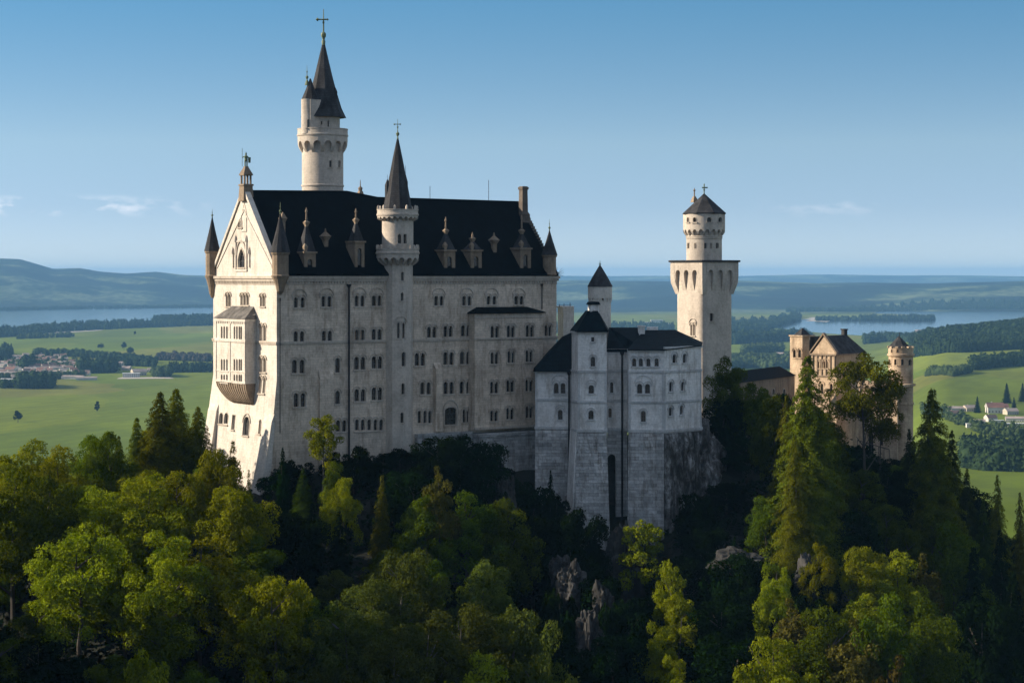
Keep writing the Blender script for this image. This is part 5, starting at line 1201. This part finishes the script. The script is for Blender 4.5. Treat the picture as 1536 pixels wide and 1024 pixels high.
# crags showing between the trees
for i, (px, py, Y, sx, sy, sz, lab) in enumerate(((858, 885, 297, 2.0, 3, 3.6, 'grey crag high in the dark ravine below the grey wing'), (884, 980, 284, 1.8, 3, 6.0, 'long grey rock face low in the ravine'),
        (752, 745, 322, 2.2, 3, 4.6, 'narrow pinkish crag under the projecting palace block'), (1104, 845, 306, 3.6, 3, 1.8, 'flat shadowed crag left of the tall shaggy conifer'), (1196, 845, 309, 1.9, 3, 5.2, 'upright grey crag under the tall shaggy conifer'),
        (1262, 815, 322, 3.0, 3, 3.0, 'brownish crag below the gatehouse gable'), (950, 880, 314, 4.0, 3.5, 9, 'dark upright crag behind the slender bright tree'), (1040, 815, 333, 4, 3.5, 4.0, 'pale crag beside the round bastion'), (842, 858, 300, 1.5, 2.5, 2.4, 'small knob of rock topping the ravine crags'), (1216, 880, 300, 2.4, 3, 4.5, 'lower crag beneath the upright crag at right'), (905, 920, 292, 1.6, 2.5, 4.2, 'slim rock rib right of the ravine crags'))):
    rock('rock_outcrop', px, py, Y, sx, sy, sz, 11 + i * 2.7, lab, 'crags on the castle hill')
# little shrub growing on the palace cornice
mb = MB(); c = Vector((*PP(PL + .4, .6), EZ + .2))
for k in range(16):
    t = random.uniform(0, 6.28); e = Vector((abs(math.cos(t)) * random.uniform(.6, 2.0), math.sin(t) * .6, random.uniform(-.5, 1.5))); mb.tube(c, c + e, .045, 4, .02)
sb = mb.build('shrub', M_BARK, None); tag(sb, 'straggly bare shrub growing from the palace cornice at its right end', 'shrub')

# ================================================================== THE PLAIN
def ss(a, b, x): t = np.clip((x - a) / (b - a), 0, 1); return t * t * (3 - 2 * t)
def interp(x, pts): return np.interp(x, [p[0] for p in pts], [p[1] for p in pts])
SKY_L = [(-1500, 402), (-600, 384), (-200, 386), (0, 388), (30, 389), (55, 396), (80, 403.5), (120, 402), (150, 407), (190, 410), (235, 408), (270, 412), (320, 414.5), (420, 416), (620, 420), (850, 421), (1000, 422), (1075, 420), (1110, 421), (1180, 423), (1230, 425), (1300, 424), (1400, 425), (1480, 423), (1536, 421), (2000, 420), (3200, 418)]
SHORE = [(-1500, 12200), (0, 13000), (320, 14500), (700, 15500), (836, 13500), (1090, 12300), (1250, 12000), (1400, 11500), (3200, 11000)]
def plain(X, Y):
    px = X / np.maximum(Y, 50) * FPX + CX
    z = np.full(X.shape, GZ)
    # far hills
    shore = interp(px, SHORE); crest = shore + 3400; zc = (HY - interp(px, SKY_L)) / FPX * crest
    t = np.clip((Y - shore) / (crest - shore), 0, 1.6); prof = np.where(t < 1, np.sin(np.minimum(t, 1) * math.pi / 2) ** 1.2, np.maximum(.2, 1 - (t - 1) * 1.3))
    nz = 14 * np.sin(X / 420 + Y / 900) * np.sin(Y / 380 + 1.3) + 8 * np.sin(X / 170 + 1) * np.sin(Y / 210)
    z = z + (zc - GZ) * prof + nz * np.minimum(1, t * 3) * np.where(t < .9, 1, .25)
    # remotest ridge on the horizon
    far = ss(24000, 29000, Y) ; z = np.maximum(z, GZ + (201 + 17 + 10 * np.sin(px / 90.0) + 5 * np.sin(px / 37.)) * far * (1 - ss(31000, 38000, Y)))
    # rolling meadows on the right
    w = ss(1290, 1430, px + 0 * Y) * (Y < 9000)
    k = interp(Y, [(900, 0), (1200, 62), (1500, 50), (1900, 34), (2250, 36), (2700, 44), (3300, 52), (3900, 57), (4600, 62), (5200, 52), (6400, 0)])
    k = k + ss(1430, 1560, px) * interp(Y, [(3600, 0), (4600, 18), (5300, 14), (6400, 0)])
    return z + w * k + w * 3 * np.sin(X / 130) * np.sin(Y / 170) * (Y < 5000) * (Y > 1000)
ys_ = np.concatenate([np.geomspace(120, 9000, 150), np.linspace(9100, 20000, 190), np.geomspace(20100, 44000, 50)]); us = np.concatenate([np.linspace(-2600, -80, 40), np.linspace(-70, 1610, 300), np.linspace(1640, 4200, 40)])
U, YY = np.meshgrid(us, ys_); XX = (U - CX) / FPX * YY
XX = XX + (U - CX) / FPX * 500
ZZ = plain(XX, YY)
def field_build(N):
    ge = N('ShaderNodeNewGeometry').outputs['Position']
    sc_ = N('ShaderNodeMapping', {'Vector': ge, 'Scale': (.0016, .0007, 0), 'Rotation': (0, 0, .15)}).outputs[0]
    dist = N('ShaderNodeTexNoise', {'Vector': sc_, 'Scale': 1.2, 'Detail': 3}).outputs['Color']
    v2 = N('ShaderNodeVectorMath', {0: sc_, 1: dist}, operation='ADD').outputs[0]
    vo = N('ShaderNodeTexVoronoi', {'Vector': v2, 'Scale': 1.5}).outputs['Color']
    sepc = N('ShaderNodeSeparateColor', {0: vo}).outputs[0]
    c = ramp(N, sepc, [(0.1, (.105, .150, .008)), (.4, (.135, .172, .010)), (.7, (.118, .155, .012)), (.92, (.155, .165, .022))])
    n = N('ShaderNodeTexNoise', {'Vector': N('ShaderNodeMapping', {'Vector': ge, 'Scale': (.004, .0012, 0)}).outputs[0], 'Scale': 1.0, 'Detail': 7, 'Roughness': .6}).outputs[0]
    c = mul(N, c, ramp(N, n, [(.3, g3(.68)), (.7, g3(1.3))]))
    wv = N('ShaderNodeTexWave', {'Vector': N('ShaderNodeMapping', {'Vector': ge, 'Rotation': (0, 0, .35)}).outputs[0], 'Scale': .009, 'Distortion': 9.0, 'Detail': 3, 'Detail Scale': .5}).outputs[1]
    c = mul(N, c, ramp(N, wv, [(.2, g3(.95)), (.8, g3(1.03))]))
    pn = N('ShaderNodeTexNoise', {'Vector': N('ShaderNodeMapping', {'Vector': ge, 'Scale': (.02, .012, 0)}).outputs[0], 'Scale': 1.0, 'Detail': 6, 'Roughness': .7}).outputs[0]
    c = mul(N, c, ramp(N, pn, [(.35, g3(.86)), (.65, g3(1.08))]))
    # woods and clearings on the far hills
    sp = N('ShaderNodeSeparateXYZ', {0: ge}).outputs[1]
    fn = N('ShaderNodeTexNoise', {'Vector': N('ShaderNodeMapping', {'Vector': ge, 'Scale': (.0011, .00095, .004)}).outputs[0], 'Scale': 1.0, 'Detail': 7, 'Roughness': .62}).outputs[0]
    fc = ramp(N, fn, [(.44, (.006, .012, .008)), (.53, (.018, .032, .014)), (.57, (.075, .10, .045)), (.70, (.14, .165, .08))])
    fine = N('ShaderNodeTexNoise', {'Vector': N('ShaderNodeMapping', {'Vector': ge, 'Scale': (.02, .006, .02)}).outputs[0], 'Scale': 1.0, 'Detail': 4}).outputs[0]
    fc = mul(N, fc, ramp(N, fine, [(.35, g3(.55)), (.65, g3(1.4))]))
    f = N('ShaderNodeMapRange', {0: sp, 1: 10300.0, 2: 11500.0}).outputs[0]
    c = mixc(N, f, c, fc)
    return N('ShaderNodeBsdfPrincipled', {'Base Color': c, 'Roughness': 1.0, 'Specular IOR Level': .1}).outputs[0]
M_FIELD = mat('meadows', field_build)
grid_mesh('ground', XX, YY, ZZ, M_FIELD)
def water_build(N):
    ge = N('ShaderNodeNewGeometry').outputs['Position']
    n = N('ShaderNodeTexNoise', {'Vector': N('ShaderNodeMapping', {'Vector': ge, 'Scale': (.02, .004, 1)}).outputs[0], 'Scale': 1.0, 'Detail': 5}).outputs[0]
    bp = N('ShaderNodeBump', {'Strength': .03, 'Distance': 1.0, 'Height': n}).outputs[0]
    return N('ShaderNodeBsdfPrincipled', {'Base Color': (.05, .07, .08, 1), 'Roughness': .12, 'Normal': bp, 'IOR': 1.33}).outputs[0]
M_WATER = mat('lake_water', water_build)
M_SANDY = plain_mat('pale_gravel', (.42, .38, .32), .95, var=.3, scale=.02)
def gpt(px, y, dz=0.0):
    Y = -GZ * FPX / (y - HY); return ((px - CX) / FPX * Y, Y, GZ + dz)
def sheet(name, pts, m, dz, label=None):
    me = bpy.data.meshes.new(name); P = [gpt(a, b, dz) for a, b in pts]
    # smooth wandering shore line
    Q = []
    for (p, q) in zip(P, P[1:] + P[:1]):
        L = math.dist(p, q); n = max(2, int(L / 160))
        for i in range(n):
            t = i / n; w = 0 if i == 0 else min(45, L * .05)
            Q.append((p[0] + (q[0] - p[0]) * t + random.uniform(-w, w), p[1] + (q[1] - p[1]) * t + random.uniform(-w, w) * 1.5, p[2]))
    from mathutils.geometry import tessellate_polygon
    tri = tessellate_polygon([[Vector(p) for p in Q]]); me.from_pydata(Q, [], [tuple(t) for t in tri]); me.materials.append(m); o = bpy.data.objects.new(name, me); COL.objects.link(o); o['kind'] = 'structure'
    if label: o['label'] = label
    return o
sheet('lake', [(-900, 498), (0, 494.5), (60, 489), (180, 484), (330, 480), (600, 478), (640, 461), (330, 459), (230, 461), (70, 463.5), (0, 466), (-900, 470)], M_WATER, .4, 'long pale blue lake behind the left meadows')
sheet('lake', [(1130, 488), (1180, 496), (1290, 503), (1360, 500), (1390, 494), (1460, 492), (1600, 482), (1900, 476), (1900, 466.5), (1500, 467.0), (1400, 466.6), (1320, 466.6), (1310, 470), (1390, 472.5), (1405, 476), (1395, 478.2), (1300, 477.5), (1235, 480), (1180, 479)], M_WATER, .4, 'curved blue lake behind the gatehouse')
sheet('sand_bank', [(1206, 481.5), (1240, 483), (1256, 478), (1248, 474.5), (1212, 476.5)], M_SANDY, .8)
sheet('gravel_path', [(40, 502), (80, 500.5), (155, 495.5), (150, 494.6), (90, 497.5), (50, 500.5)], M_SANDY, .5)
sheet('gravel_path', [(175, 568.5), (262, 568), (250, 565.5), (182, 566)], M_SANDY, .5)
sheet('gravel_path', [(960, 488), (1010, 489), (1010, 486), (962, 485)], M_SANDY, .5)
# woods: masses of simple trees far off
def far_mat(name, c1, c2):
    def b(N):
        ge = N('ShaderNodeNewGeometry').outputs['Position']
        n = N('ShaderNodeTexNoise', {'Vector': ge, 'Scale': .09, 'Detail': 6, 'Roughness': .75}).outputs[0]
        return N('ShaderNodeBsdfDiffuse', {'Color': mixc(N, ramp(N, n, [(.35, g3(0)), (.65, g3(1))]), (*c1, 1), (*c2, 1))}).outputs[0]
    return mat(name, b)
M_FARW = far_mat('distant_wood', (.018, .034, .014), (.035, .058, .02)); M_FARG = far_mat('distant_grove', (.04, .065, .022), (.06, .085, .03)); M_FARP = far_mat('distant_thicket', (.075, .06, .055), (.05, .055, .04))
def blob_tree(kind, g):
    """unit tree, height 1: a ragged core with leafy flakes round it"""
    n = 5
    prof = [(.05, .02), (.24, .12), (.16, .42), (.08, .72), (.0, 1.0)] if kind == 'c' else [(.10, .05), (.28, .25), (.34, .5), (.22, .8), (.0, .95)]
    V = []
    for r, z in prof:
        for k in range(n):
            a = 2 * math.pi * (k + g.uniform(-.2, .2)) / n; q = r * g.uniform(.7, 1.2); V.append((q * math.cos(a), q * math.sin(a), z + g.uniform(-.03, .03)))
    F = [(i * n + k, i * n + (k + 1) % n, (i + 1) * n + (k + 1) % n, (i + 1) * n + k) for i in range(len(prof) - 1) for k in range(n)]
    m = 46; z = g.uniform(.06, 1.0, m) ** (1.25 if kind == 'c' else .9); a = g.uniform(0, 6.283, m)
    r = (.30 * (1 - z) + .02) * g.uniform(.75, 1.25, m) if kind == 'c' else .42 * np.sqrt(np.maximum(0, 1 - ((z - .52) / .52) ** 2)) * g.uniform(.75, 1.15, m)
    P = np.stack([r * np.cos(a), r * np.sin(a), z], 1); N_ = np.stack([np.cos(a), np.sin(a), np.full(m, .9)], 1); d = g.normal(size=(m, 3)); N_ = N_ / np.linalg.norm(N_, axis=1)[:, None] + d * .35
    t = np.cross(N_, g.normal(size=(m, 3))); t /= np.linalg.norm(t, axis=1)[:, None]; b = np.cross(N_, t); b /= np.linalg.norm(b, axis=1)[:, None]; sz = g.uniform(.06, .13, m)[:, None]
    Q = np.stack([P - t * sz, P - b * sz * .7, P + t * sz, P + b * sz * .7], 1).reshape(-1, 3); o = len(V)
    return np.concatenate([np.array(V), Q]), np.concatenate([np.array(F), np.arange(4 * m).reshape(m, 4) + o])
BT = {k: [blob_tree(k, np.random.default_rng(s)) for s in range(6)] for k in 'cb'}
def wood(P, hs, kind, m, name, label, ws=.95):
    V = []; F = []; o = 0
    for (x, y, z), h in zip(P, hs):
        k = kind if kind in 'cb' else random.choice('ccb' if kind == 'm' else 'cbb'); v, f = random.choice(BT[k]); a = random.uniform(0, 6.28); c, s = math.cos(a), math.sin(a); w = h * ws * random.uniform(.8, 1.2) * (1.0 if k == 'b' else .85)
        V.append(np.stack([x + w * (c * v[:, 0] - s * v[:, 1]), y + w * (s * v[:, 0] + c * v[:, 1]), z - 1 + v[:, 2] * h], 1)); F.append(f + o); o += len(v)
    me = bpy.data.meshes.new(name); fast_mesh(me, np.concatenate(V), np.concatenate(F)); me.materials.append(m); ob = bpy.data.objects.new(name, me); COL.objects.link(ob)
    return tag(ob, label, 'wood', kind='stuff')
def gy(px, Y): x = (px - CX) / FPX * Y; return x, Y, float(plain(np.array([x]), np.array([Y]))[0])
def solveY(px, y, Ymax=9000):
    """distance at which the ground appears at height y in column px, nearest first"""
    Ys = np.geomspace(900, Ymax, 300); x = (px - CX) / FPX * Ys; yy = HY - plain(x, Ys) / Ys * FPX; i = np.where(yy <= y)[0]; return float(Ys[i[0]]) if len(i) else Ymax
def wood_band(name, line, depth, n, h, kind, m, label, ws=1.0, spread=None):
    """trees standing between the near edge (px, y of the ground) and `depth` metres behind it"""
    P = []; H = []; xs = [p[0] for p in line]; Yk = [solveY(a, b) if b > 476 else -GZ * FPX / (b - HY) for a, b in line]
    for i in range(n):
        px = random.uniform(xs[0], xs[-1]); Y0 = float(np.interp(px, xs, Yk)); Y = Y0 + depth * random.random() ** 1.4 * (0.55 + .45 * math.sin(px * .21) ** 2); P.append(gy(px, Y)); H.append(h * random.uniform(.65, 1.2))
    return wood(P, H, kind, m, name, label, ws)
W = 'distant_wood'
wood_band(W, [(-100, 512), (30, 505), (110, 497), (150, 495), (215, 492), (335, 488), (420, 487)], 700, 1500, 27, 'm', M_FARW, 'dark wood along the near shore of the left lake')
wood_band(W, [(230, 489), (262, 488), (330, 487)], 300, 500, 38, 'm', M_FARW, 'taller trees by the left lake, beside the palace')
wood_band(W, [(25, 509), (80, 507), (110, 506)], 60, 60, 18, 'b', M_FARG, 'hedge crossing the far left meadow')
wood_band(W, [(-40, 545), (18, 540)], 700, 160, 26, 'm', M_FARW, 'dark trees behind the village at the left edge')
wood_band(W, [(34, 555), (50, 552)], 250, 60, 24, 'm', M_FARW, 'trees inside the village')
wood_band(W, [(120, 561), (175, 559)], 360, 170, 25, 'm', M_FARW, 'dark grove right of the red-roofed village')
wood_band(W, [(0, 583), (30, 581)], 60, 26, 16, 'b', M_FARW, 'low thicket at the left end of the field grove')
wood_band(W, [(28, 583), (45, 584), (79, 583)], 150, 80, 25, 'b', M_FARW, 'rounded grove standing in the green field at left')
wood_band(W, [(50, 534), (120, 536), (170, 541), (235, 547)], 150, 240, 17, 'b', M_FARW, 'hedge of trees behind the village')
wood_band(W, [(180, 549), (232, 551)], 120, 120, 17, 'b', M_FARW, 'hedge right of the village')
wood_band(W, [(252, 559), (320, 558), (400, 556)], 160, 170, 19, 'm', M_FARW, 'tree row beside the palace at left')
wood_band(W, [(236, 541), (315, 543)], 220, 170, 16, 'b', M_FARP, 'brownish thicket behind the tree row at left')
wood_band(W, [(-20, 571), (60, 570), (125, 567)], 90, 110, 14, 'b', M_FARG, 'garden trees along the near edge of the village')
wood_band(W, [(5, 552), (60, 550), (128, 556)], 520, 240, 11, 'b', M_FARG, 'garden trees scattered through the village')
wood_band(W, [(-300, 470), (0, 466), (150, 463), (330, 461)], 350, 2200, 18, 'm', M_FARW, 'shore wood on the far side of the left lake')
wood_band(W, [(1180, 468), (1320, 467), (1400, 466.3), (1600, 466.6)], 700, 2600, 20, 'm', M_FARW, 'shore wood on the far side of the right lake')
wood_band(W, [(230, 566), (255, 566)], 120, 60, 19, 'b', M_FARG, 'green trees beside the white sheds')
wood_band(W, [(820, 500), (900, 498), (1010, 497)], 900, 700, 24, 'm', M_FARW, 'woods behind the grey wing roofs')
wood_band(W, [(820, 520), (1010, 515)], 300, 300, 22, 'm', M_FARW, 'near wood behind the grey wing')
wood_band(W, [(1095, 517), (1140, 515), (1190, 512), (1215, 514)], 500, 650, 30, 'm', M_FARW, 'wood belt right of the square tower')
wood_band(W, [(1115, 532), (1172, 530)], 220, 170, 23, 'b', M_FARG, 'grove in the meadow right of the square tower')
wood_band(W, [(1092, 555), (1130, 552), (1160, 556), (1190, 552)], 500, 260, 23, 'b', M_FARG, 'loose trees around the white farmhouse')
wood_band(W, [(1296, 517), (1330, 512), (1365, 512), (1400, 506)], 450, 420, 24, 'm', M_FARW, 'wood left and right of the round gatehouse turret')
wood_band(W, [(1365, 537), (1400, 533), (1440, 529), (1480, 527), (1600, 522)], 1500, 3600, 21, 'm', M_FARW, 'large dark wood above the right meadow')
wood_band(W, [(1420, 514), (1456, 508), (1480, 502), (1540, 497), (1620, 494)], 900, 1500, 24, 'm', M_FARW, 'wooded rise by the right lake')
wood_band(W, [(1457, 556), (1500, 552), (1600, 546)], 190, 900, 18, 'm', M_FARW, 'tree block standing in the right meadow')
wood_band(W, [(1388, 566), (1430, 566), (1455, 560)], 90, 110, 13, 'b', M_FARG, 'bushes left of the tree block in the right meadow')
wood_band(W, [(1445, 702), (1480, 706), (1530, 708), (1640, 712)], 330, 1300, 17, 'm', M_FARW, 'dark wood between the right village and the lower meadow')
wood_band(W, [(1380, 622), (1440, 640), (1480, 655), (1640, 668)], 140, 260, 10, 'b', M_FARG, 'trees among the houses of the right village')
wood_band(W, [(1225, 480), (1245, 482), (1262, 481), (1320, 479.5)], 250, 120, 22, 'b', M_FARW, 'wooded spit beside the sand bank')
wood_band(W, [(1290, 479.5), (1340, 480), (1395, 479), (1402, 478)], 500, 420, 25, 'm', M_FARW, 'dark wooded peninsula in the right lake')
wood_band(W, [(1090, 500), (1150, 497), (1200, 482)], 1700, 1200, 26, 'm', M_FARW, 'broad dark wood left of the right lake')
# single trees out in the fields
def far_tree(px, y, h, label, kind='b', ws=1.0, nl=40):
    Y = solveY(px, y); x, Y, z = gy(px, Y); root = bpy.data.objects.new('field_tree', None); COL.objects.link(root); root.location = (x, Y, z)
    me = bpy.data.meshes.new('crown'); v, f = (broad_crown(h, h * .8 * ws, nl, 5000, .2, .05, h * .03, seed=int(px)) if kind == 'b' else spruce_crown(h, h * .4 * ws, 1500, h * .03, seed=int(px))); fast_mesh(me, v, f); me.materials.append(L_DARK)
    c = bpy.data.objects.new('crown', me); COL.objects.link(c); c.parent = root; mb = MB(); mb.tube((0, 0, -1), (0, 0, h * .5), h * .03, 6); t = mb.build('trunk', M_BARK, None); t.parent = root
    tag(root, label, 'tree', 'single trees out in the fields'); return root
far_tree(27, 634, 16, 'rounded lone bush-like tree in the green field at left'); far_tree(145.5, 617.5, 15.5, 'narrow upright lone tree in the green field at left', ws=.65)
far_tree(186, 525, 22, 'small tree in the middle of the far left meadow'); far_tree(151, 524, 16, 'low tree left of centre in the far left meadow', ws=1.5); far_tree(196, 533, 22, 'tree just behind the village hedge at left', ws=1.2)
far_tree(202, 503, 17, 'tiny tree near the left lake shore', ws=.6)
far_tree(1466, 620, 20, 'pointed spruce among the right village houses', 'c', 1.3); far_tree(1510, 606, 26, 'tall dark spruce at right, behind the red-roofed house', 'c', 1.4); far_tree(1534, 603, 24, 'dark spruce cut by the right edge of the picture', 'c', 1.5); far_tree(1521, 618, 18, 'small dark spruce beside the red-roofed house', 'c', 1.3)
# houses
M_HW = plain_mat('render_white', (.62, .58, .52), .9, var=.2, scale=.05); M_HC = plain_mat('render_cream', (.50, .43, .34), .9, var=.2, scale=.05)
M_RR = plain_mat('roof_tiles_red', (.20, .10, .075), .9, var=.3, scale=.1); M_RB = plain_mat('roof_tiles_brown', (.17, .11, .09), .9, var=.3, scale=.1); M_RP = plain_mat('roof_pinkish', (.33, .27, .24), .9, var=.3, scale=.1); M_RWT = plain_mat('roof_pale_metal', (.62, .62, .60), .5, var=.1, scale=.1)
def house_proto(w, d, h, rh, mw, mr, flat=False):
    mb = MB(); rot0 = 0
    X0, X1, Y0, Y1 = -w / 2, w / 2, -d / 2, d / 2
    def S(a, z, dd): return Vector((X0 + a, Y0 + dd, z))
    mb.box(S, 0, w, 0, d, -4, h)
    nwin = max(2, int(w / 3))
    for lv in range(max(1, int(h / 2.8))):
        for k in range(nwin): a = (k + .5) * w / nwin; mb.box(S, a - .5, a + .5, -.05, .05, .9 + lv * 2.8, 2.2 + lv * 2.8, 2)
    e = .6
    if flat: mb.box(S, -e, w + e, -e, d + e, h + .003, h + .5, 1)
    else:
        a = [S(-e, h - .2, -e), S(w + e, h - .2, -e), S(w + e, h - .2, d + e), S(-e, h - .2, d + e)]; r0, r1 = S(-e, h + rh, d / 2), S(w + e, h + rh, d / 2)
        mb.face([a[0], a[1], r1, r0], 1); mb.face([a[2], a[3], r0, r1], 1); mb.face([a[1], a[2], r1], 0); mb.face([a[3], a[0], r0], 0); mb.box(S, w * .3, w * .3 + .8, d * .55, d * .55 + .8, h + rh * .5, h + rh + .8, 0)
    o = mb.build('house', [mw, mr, M_GLASS], None, smooth=False); me = o.data; bpy.data.objects.remove(o); return me
HP = {'red': house_proto(15, 11, 5.5, 4.2, M_HW, M_RR), 'brown': house_proto(16, 11, 5.5, 4.5, M_HW, M_RB), 'pink': house_proto(17, 12, 5, 3.6, M_HC, M_RP), 'white': house_proto(26, 13, 6, 1, M_HW, M_RWT, True), 'long': house_proto(44, 14, 5, 2.6, M_HW, M_RP)}
HL = {'red': 'red-roofed house', 'brown': 'brown-roofed house', 'pink': 'pale pinkish-roofed house', 'white': 'flat white building', 'long': 'long pale-roofed building'}
HOUSES = []
def put_house(kind, px, y, s=1.0, rz=None, area=''):
    Y = solveY(px, y, 12500); x, Y, z = gy(px, Y); o = bpy.data.objects.new('house', HP[kind]); COL.objects.link(o); o.location = (x, Y, z); o.scale = (s, s, s); o.rotation_euler = (0, 0, random.uniform(-.5, .5) if rz is None else rz); HOUSES.append((o, kind, px, y, area))
got = []
for _ in range(1600):
    px = random.uniform(-15, 132); y = random.uniform(534, 572)
    if px > 60 and y > 566 or px > 100 and y < 543 or px < 15 and y < 545 or px < 50 and y > 568: continue
    if any(abs(px - a) < 4.6 and abs(y - b) < 2.2 for a, b in got): continue
    got.append((px, y)); put_house(random.choice(['red', 'brown', 'pink', 'brown', 'pink', 'red', 'long'] if random.random() > .1 else ['white']), px, y, random.uniform(.7, 1.05), area='left village')
    if len(got) > 125: break
for k, px, y, s in (('pink', 176, 551, 1.5), ('pink', 190, 556, 1.1), ('white', 197, 566, 1.3), ('pink', 208, 564, 1.6), ('pink', 227, 558, 1.0), ('long', 110, 569, 1.0), ('red', 17, 560, 1.4), ('pink', 26, 571, 1.3), ('white', 10, 575, 1.2), ('long', 130, 571, .9)): put_house(k, px, y, s, area='left village edge')
for k, px, y, s, rz in (('long', 1438, 617, .8, .1), ('pink', 1455, 618, .9, .3), ('long', 1455, 637, .75, -.15), ('white', 1462, 642, .7, -.1), ('red', 1492, 620, 1.3, 0), ('red', 1502, 617, 1.0, .2), ('white', 1497, 635, .5, 0), ('long', 1532, 633, .8, -.2), ('white', 1522, 642, .8, -.2), ('brown', 1430, 626, .8, .2), ('pink', 1516, 622, .9, .3),
                        ('brown', 1486, 632, .8, .4)): put_house(k, px, y, s, rz, 'right village')
for k, px, y, s in (('pink', 1143, 545, 1.5), ('white', 1150, 548, .7), ('white', 1143, 534, .5), ('pink', 1170, 534, 1.1)): put_house(k, px, y, s, area='farm beside the square tower')
for k, px, y, s, rz in (('white', 1379, 503, 1.6, .1), ('white', 1388, 504, 1.2, -.2), ('long', 1396, 504.5, .8, .3), ('pink', 1378, 500, 1.4, 0)): put_house(k, px, y, s, rz, 'cluster beyond the gatehouse turret')
for k, px, y, s in (('white', 985, 484, 2.0), ('white', 972, 486, 1.2), ('white', 1003, 487, 1.0)): put_house(k, px, y, s, 0, 'cluster beyond the grey wing')
for k, px, y, s in (('white', 90, 497.5, 1.0), ('white', 112, 495, 1.2), ('white', 268, 489, .8), ('white', 100, 496, .7)): put_house(k, px, y, s, 0, 'left lake shore')
ORDL = lambda i, n: 'only' if n == 1 else (['leftmost', 'second from left', 'third from left', 'fourth from left', 'fifth from left', 'sixth from left', 'seventh from left', 'eighth from left', 'ninth from left', 'tenth from left'] + ['%dth from left' % j for j in range(11, 80)])[i]
for area in sorted({h[4] for h in HOUSES}):
    for kind in HL:
        mem = sorted([h for h in HOUSES if h[4] == area and h[1] == kind], key=lambda h: h[2])
        for i, h in enumerate(mem): tag(h[0], f"{HL[kind]}, {ORDL(i, len(mem))} at the {area}", 'house', 'houses scattered in the valley')

# ================================================================== HAZE
hz = bpy.data.materials.new('valley_haze'); hz.use_nodes = True; nt = hz.node_tree; nt.nodes.clear()
pv = nt.nodes.new('ShaderNodeVolumePrincipled'); pv.inputs['Color'].default_value = (.27, .60, 1.0, 1); pv.inputs['Density'].default_value = 3.9e-5; pv.inputs['Anisotropy'].default_value = 0.0
ho = nt.nodes.new('ShaderNodeOutputMaterial'); nt.links.new(pv.outputs[0], ho.inputs['Volume'])
mb = MB(); S = lambda a, z, d: Vector((a, d, z)); mb.box(S, -62000, 62000, -1500, 46000, -212, 175)
hzo = mb.build('haze', hz, None, smooth=False); tag(hzo, 'thin blue haze lying over the valley and the far hills', 'haze', kind='stuff')
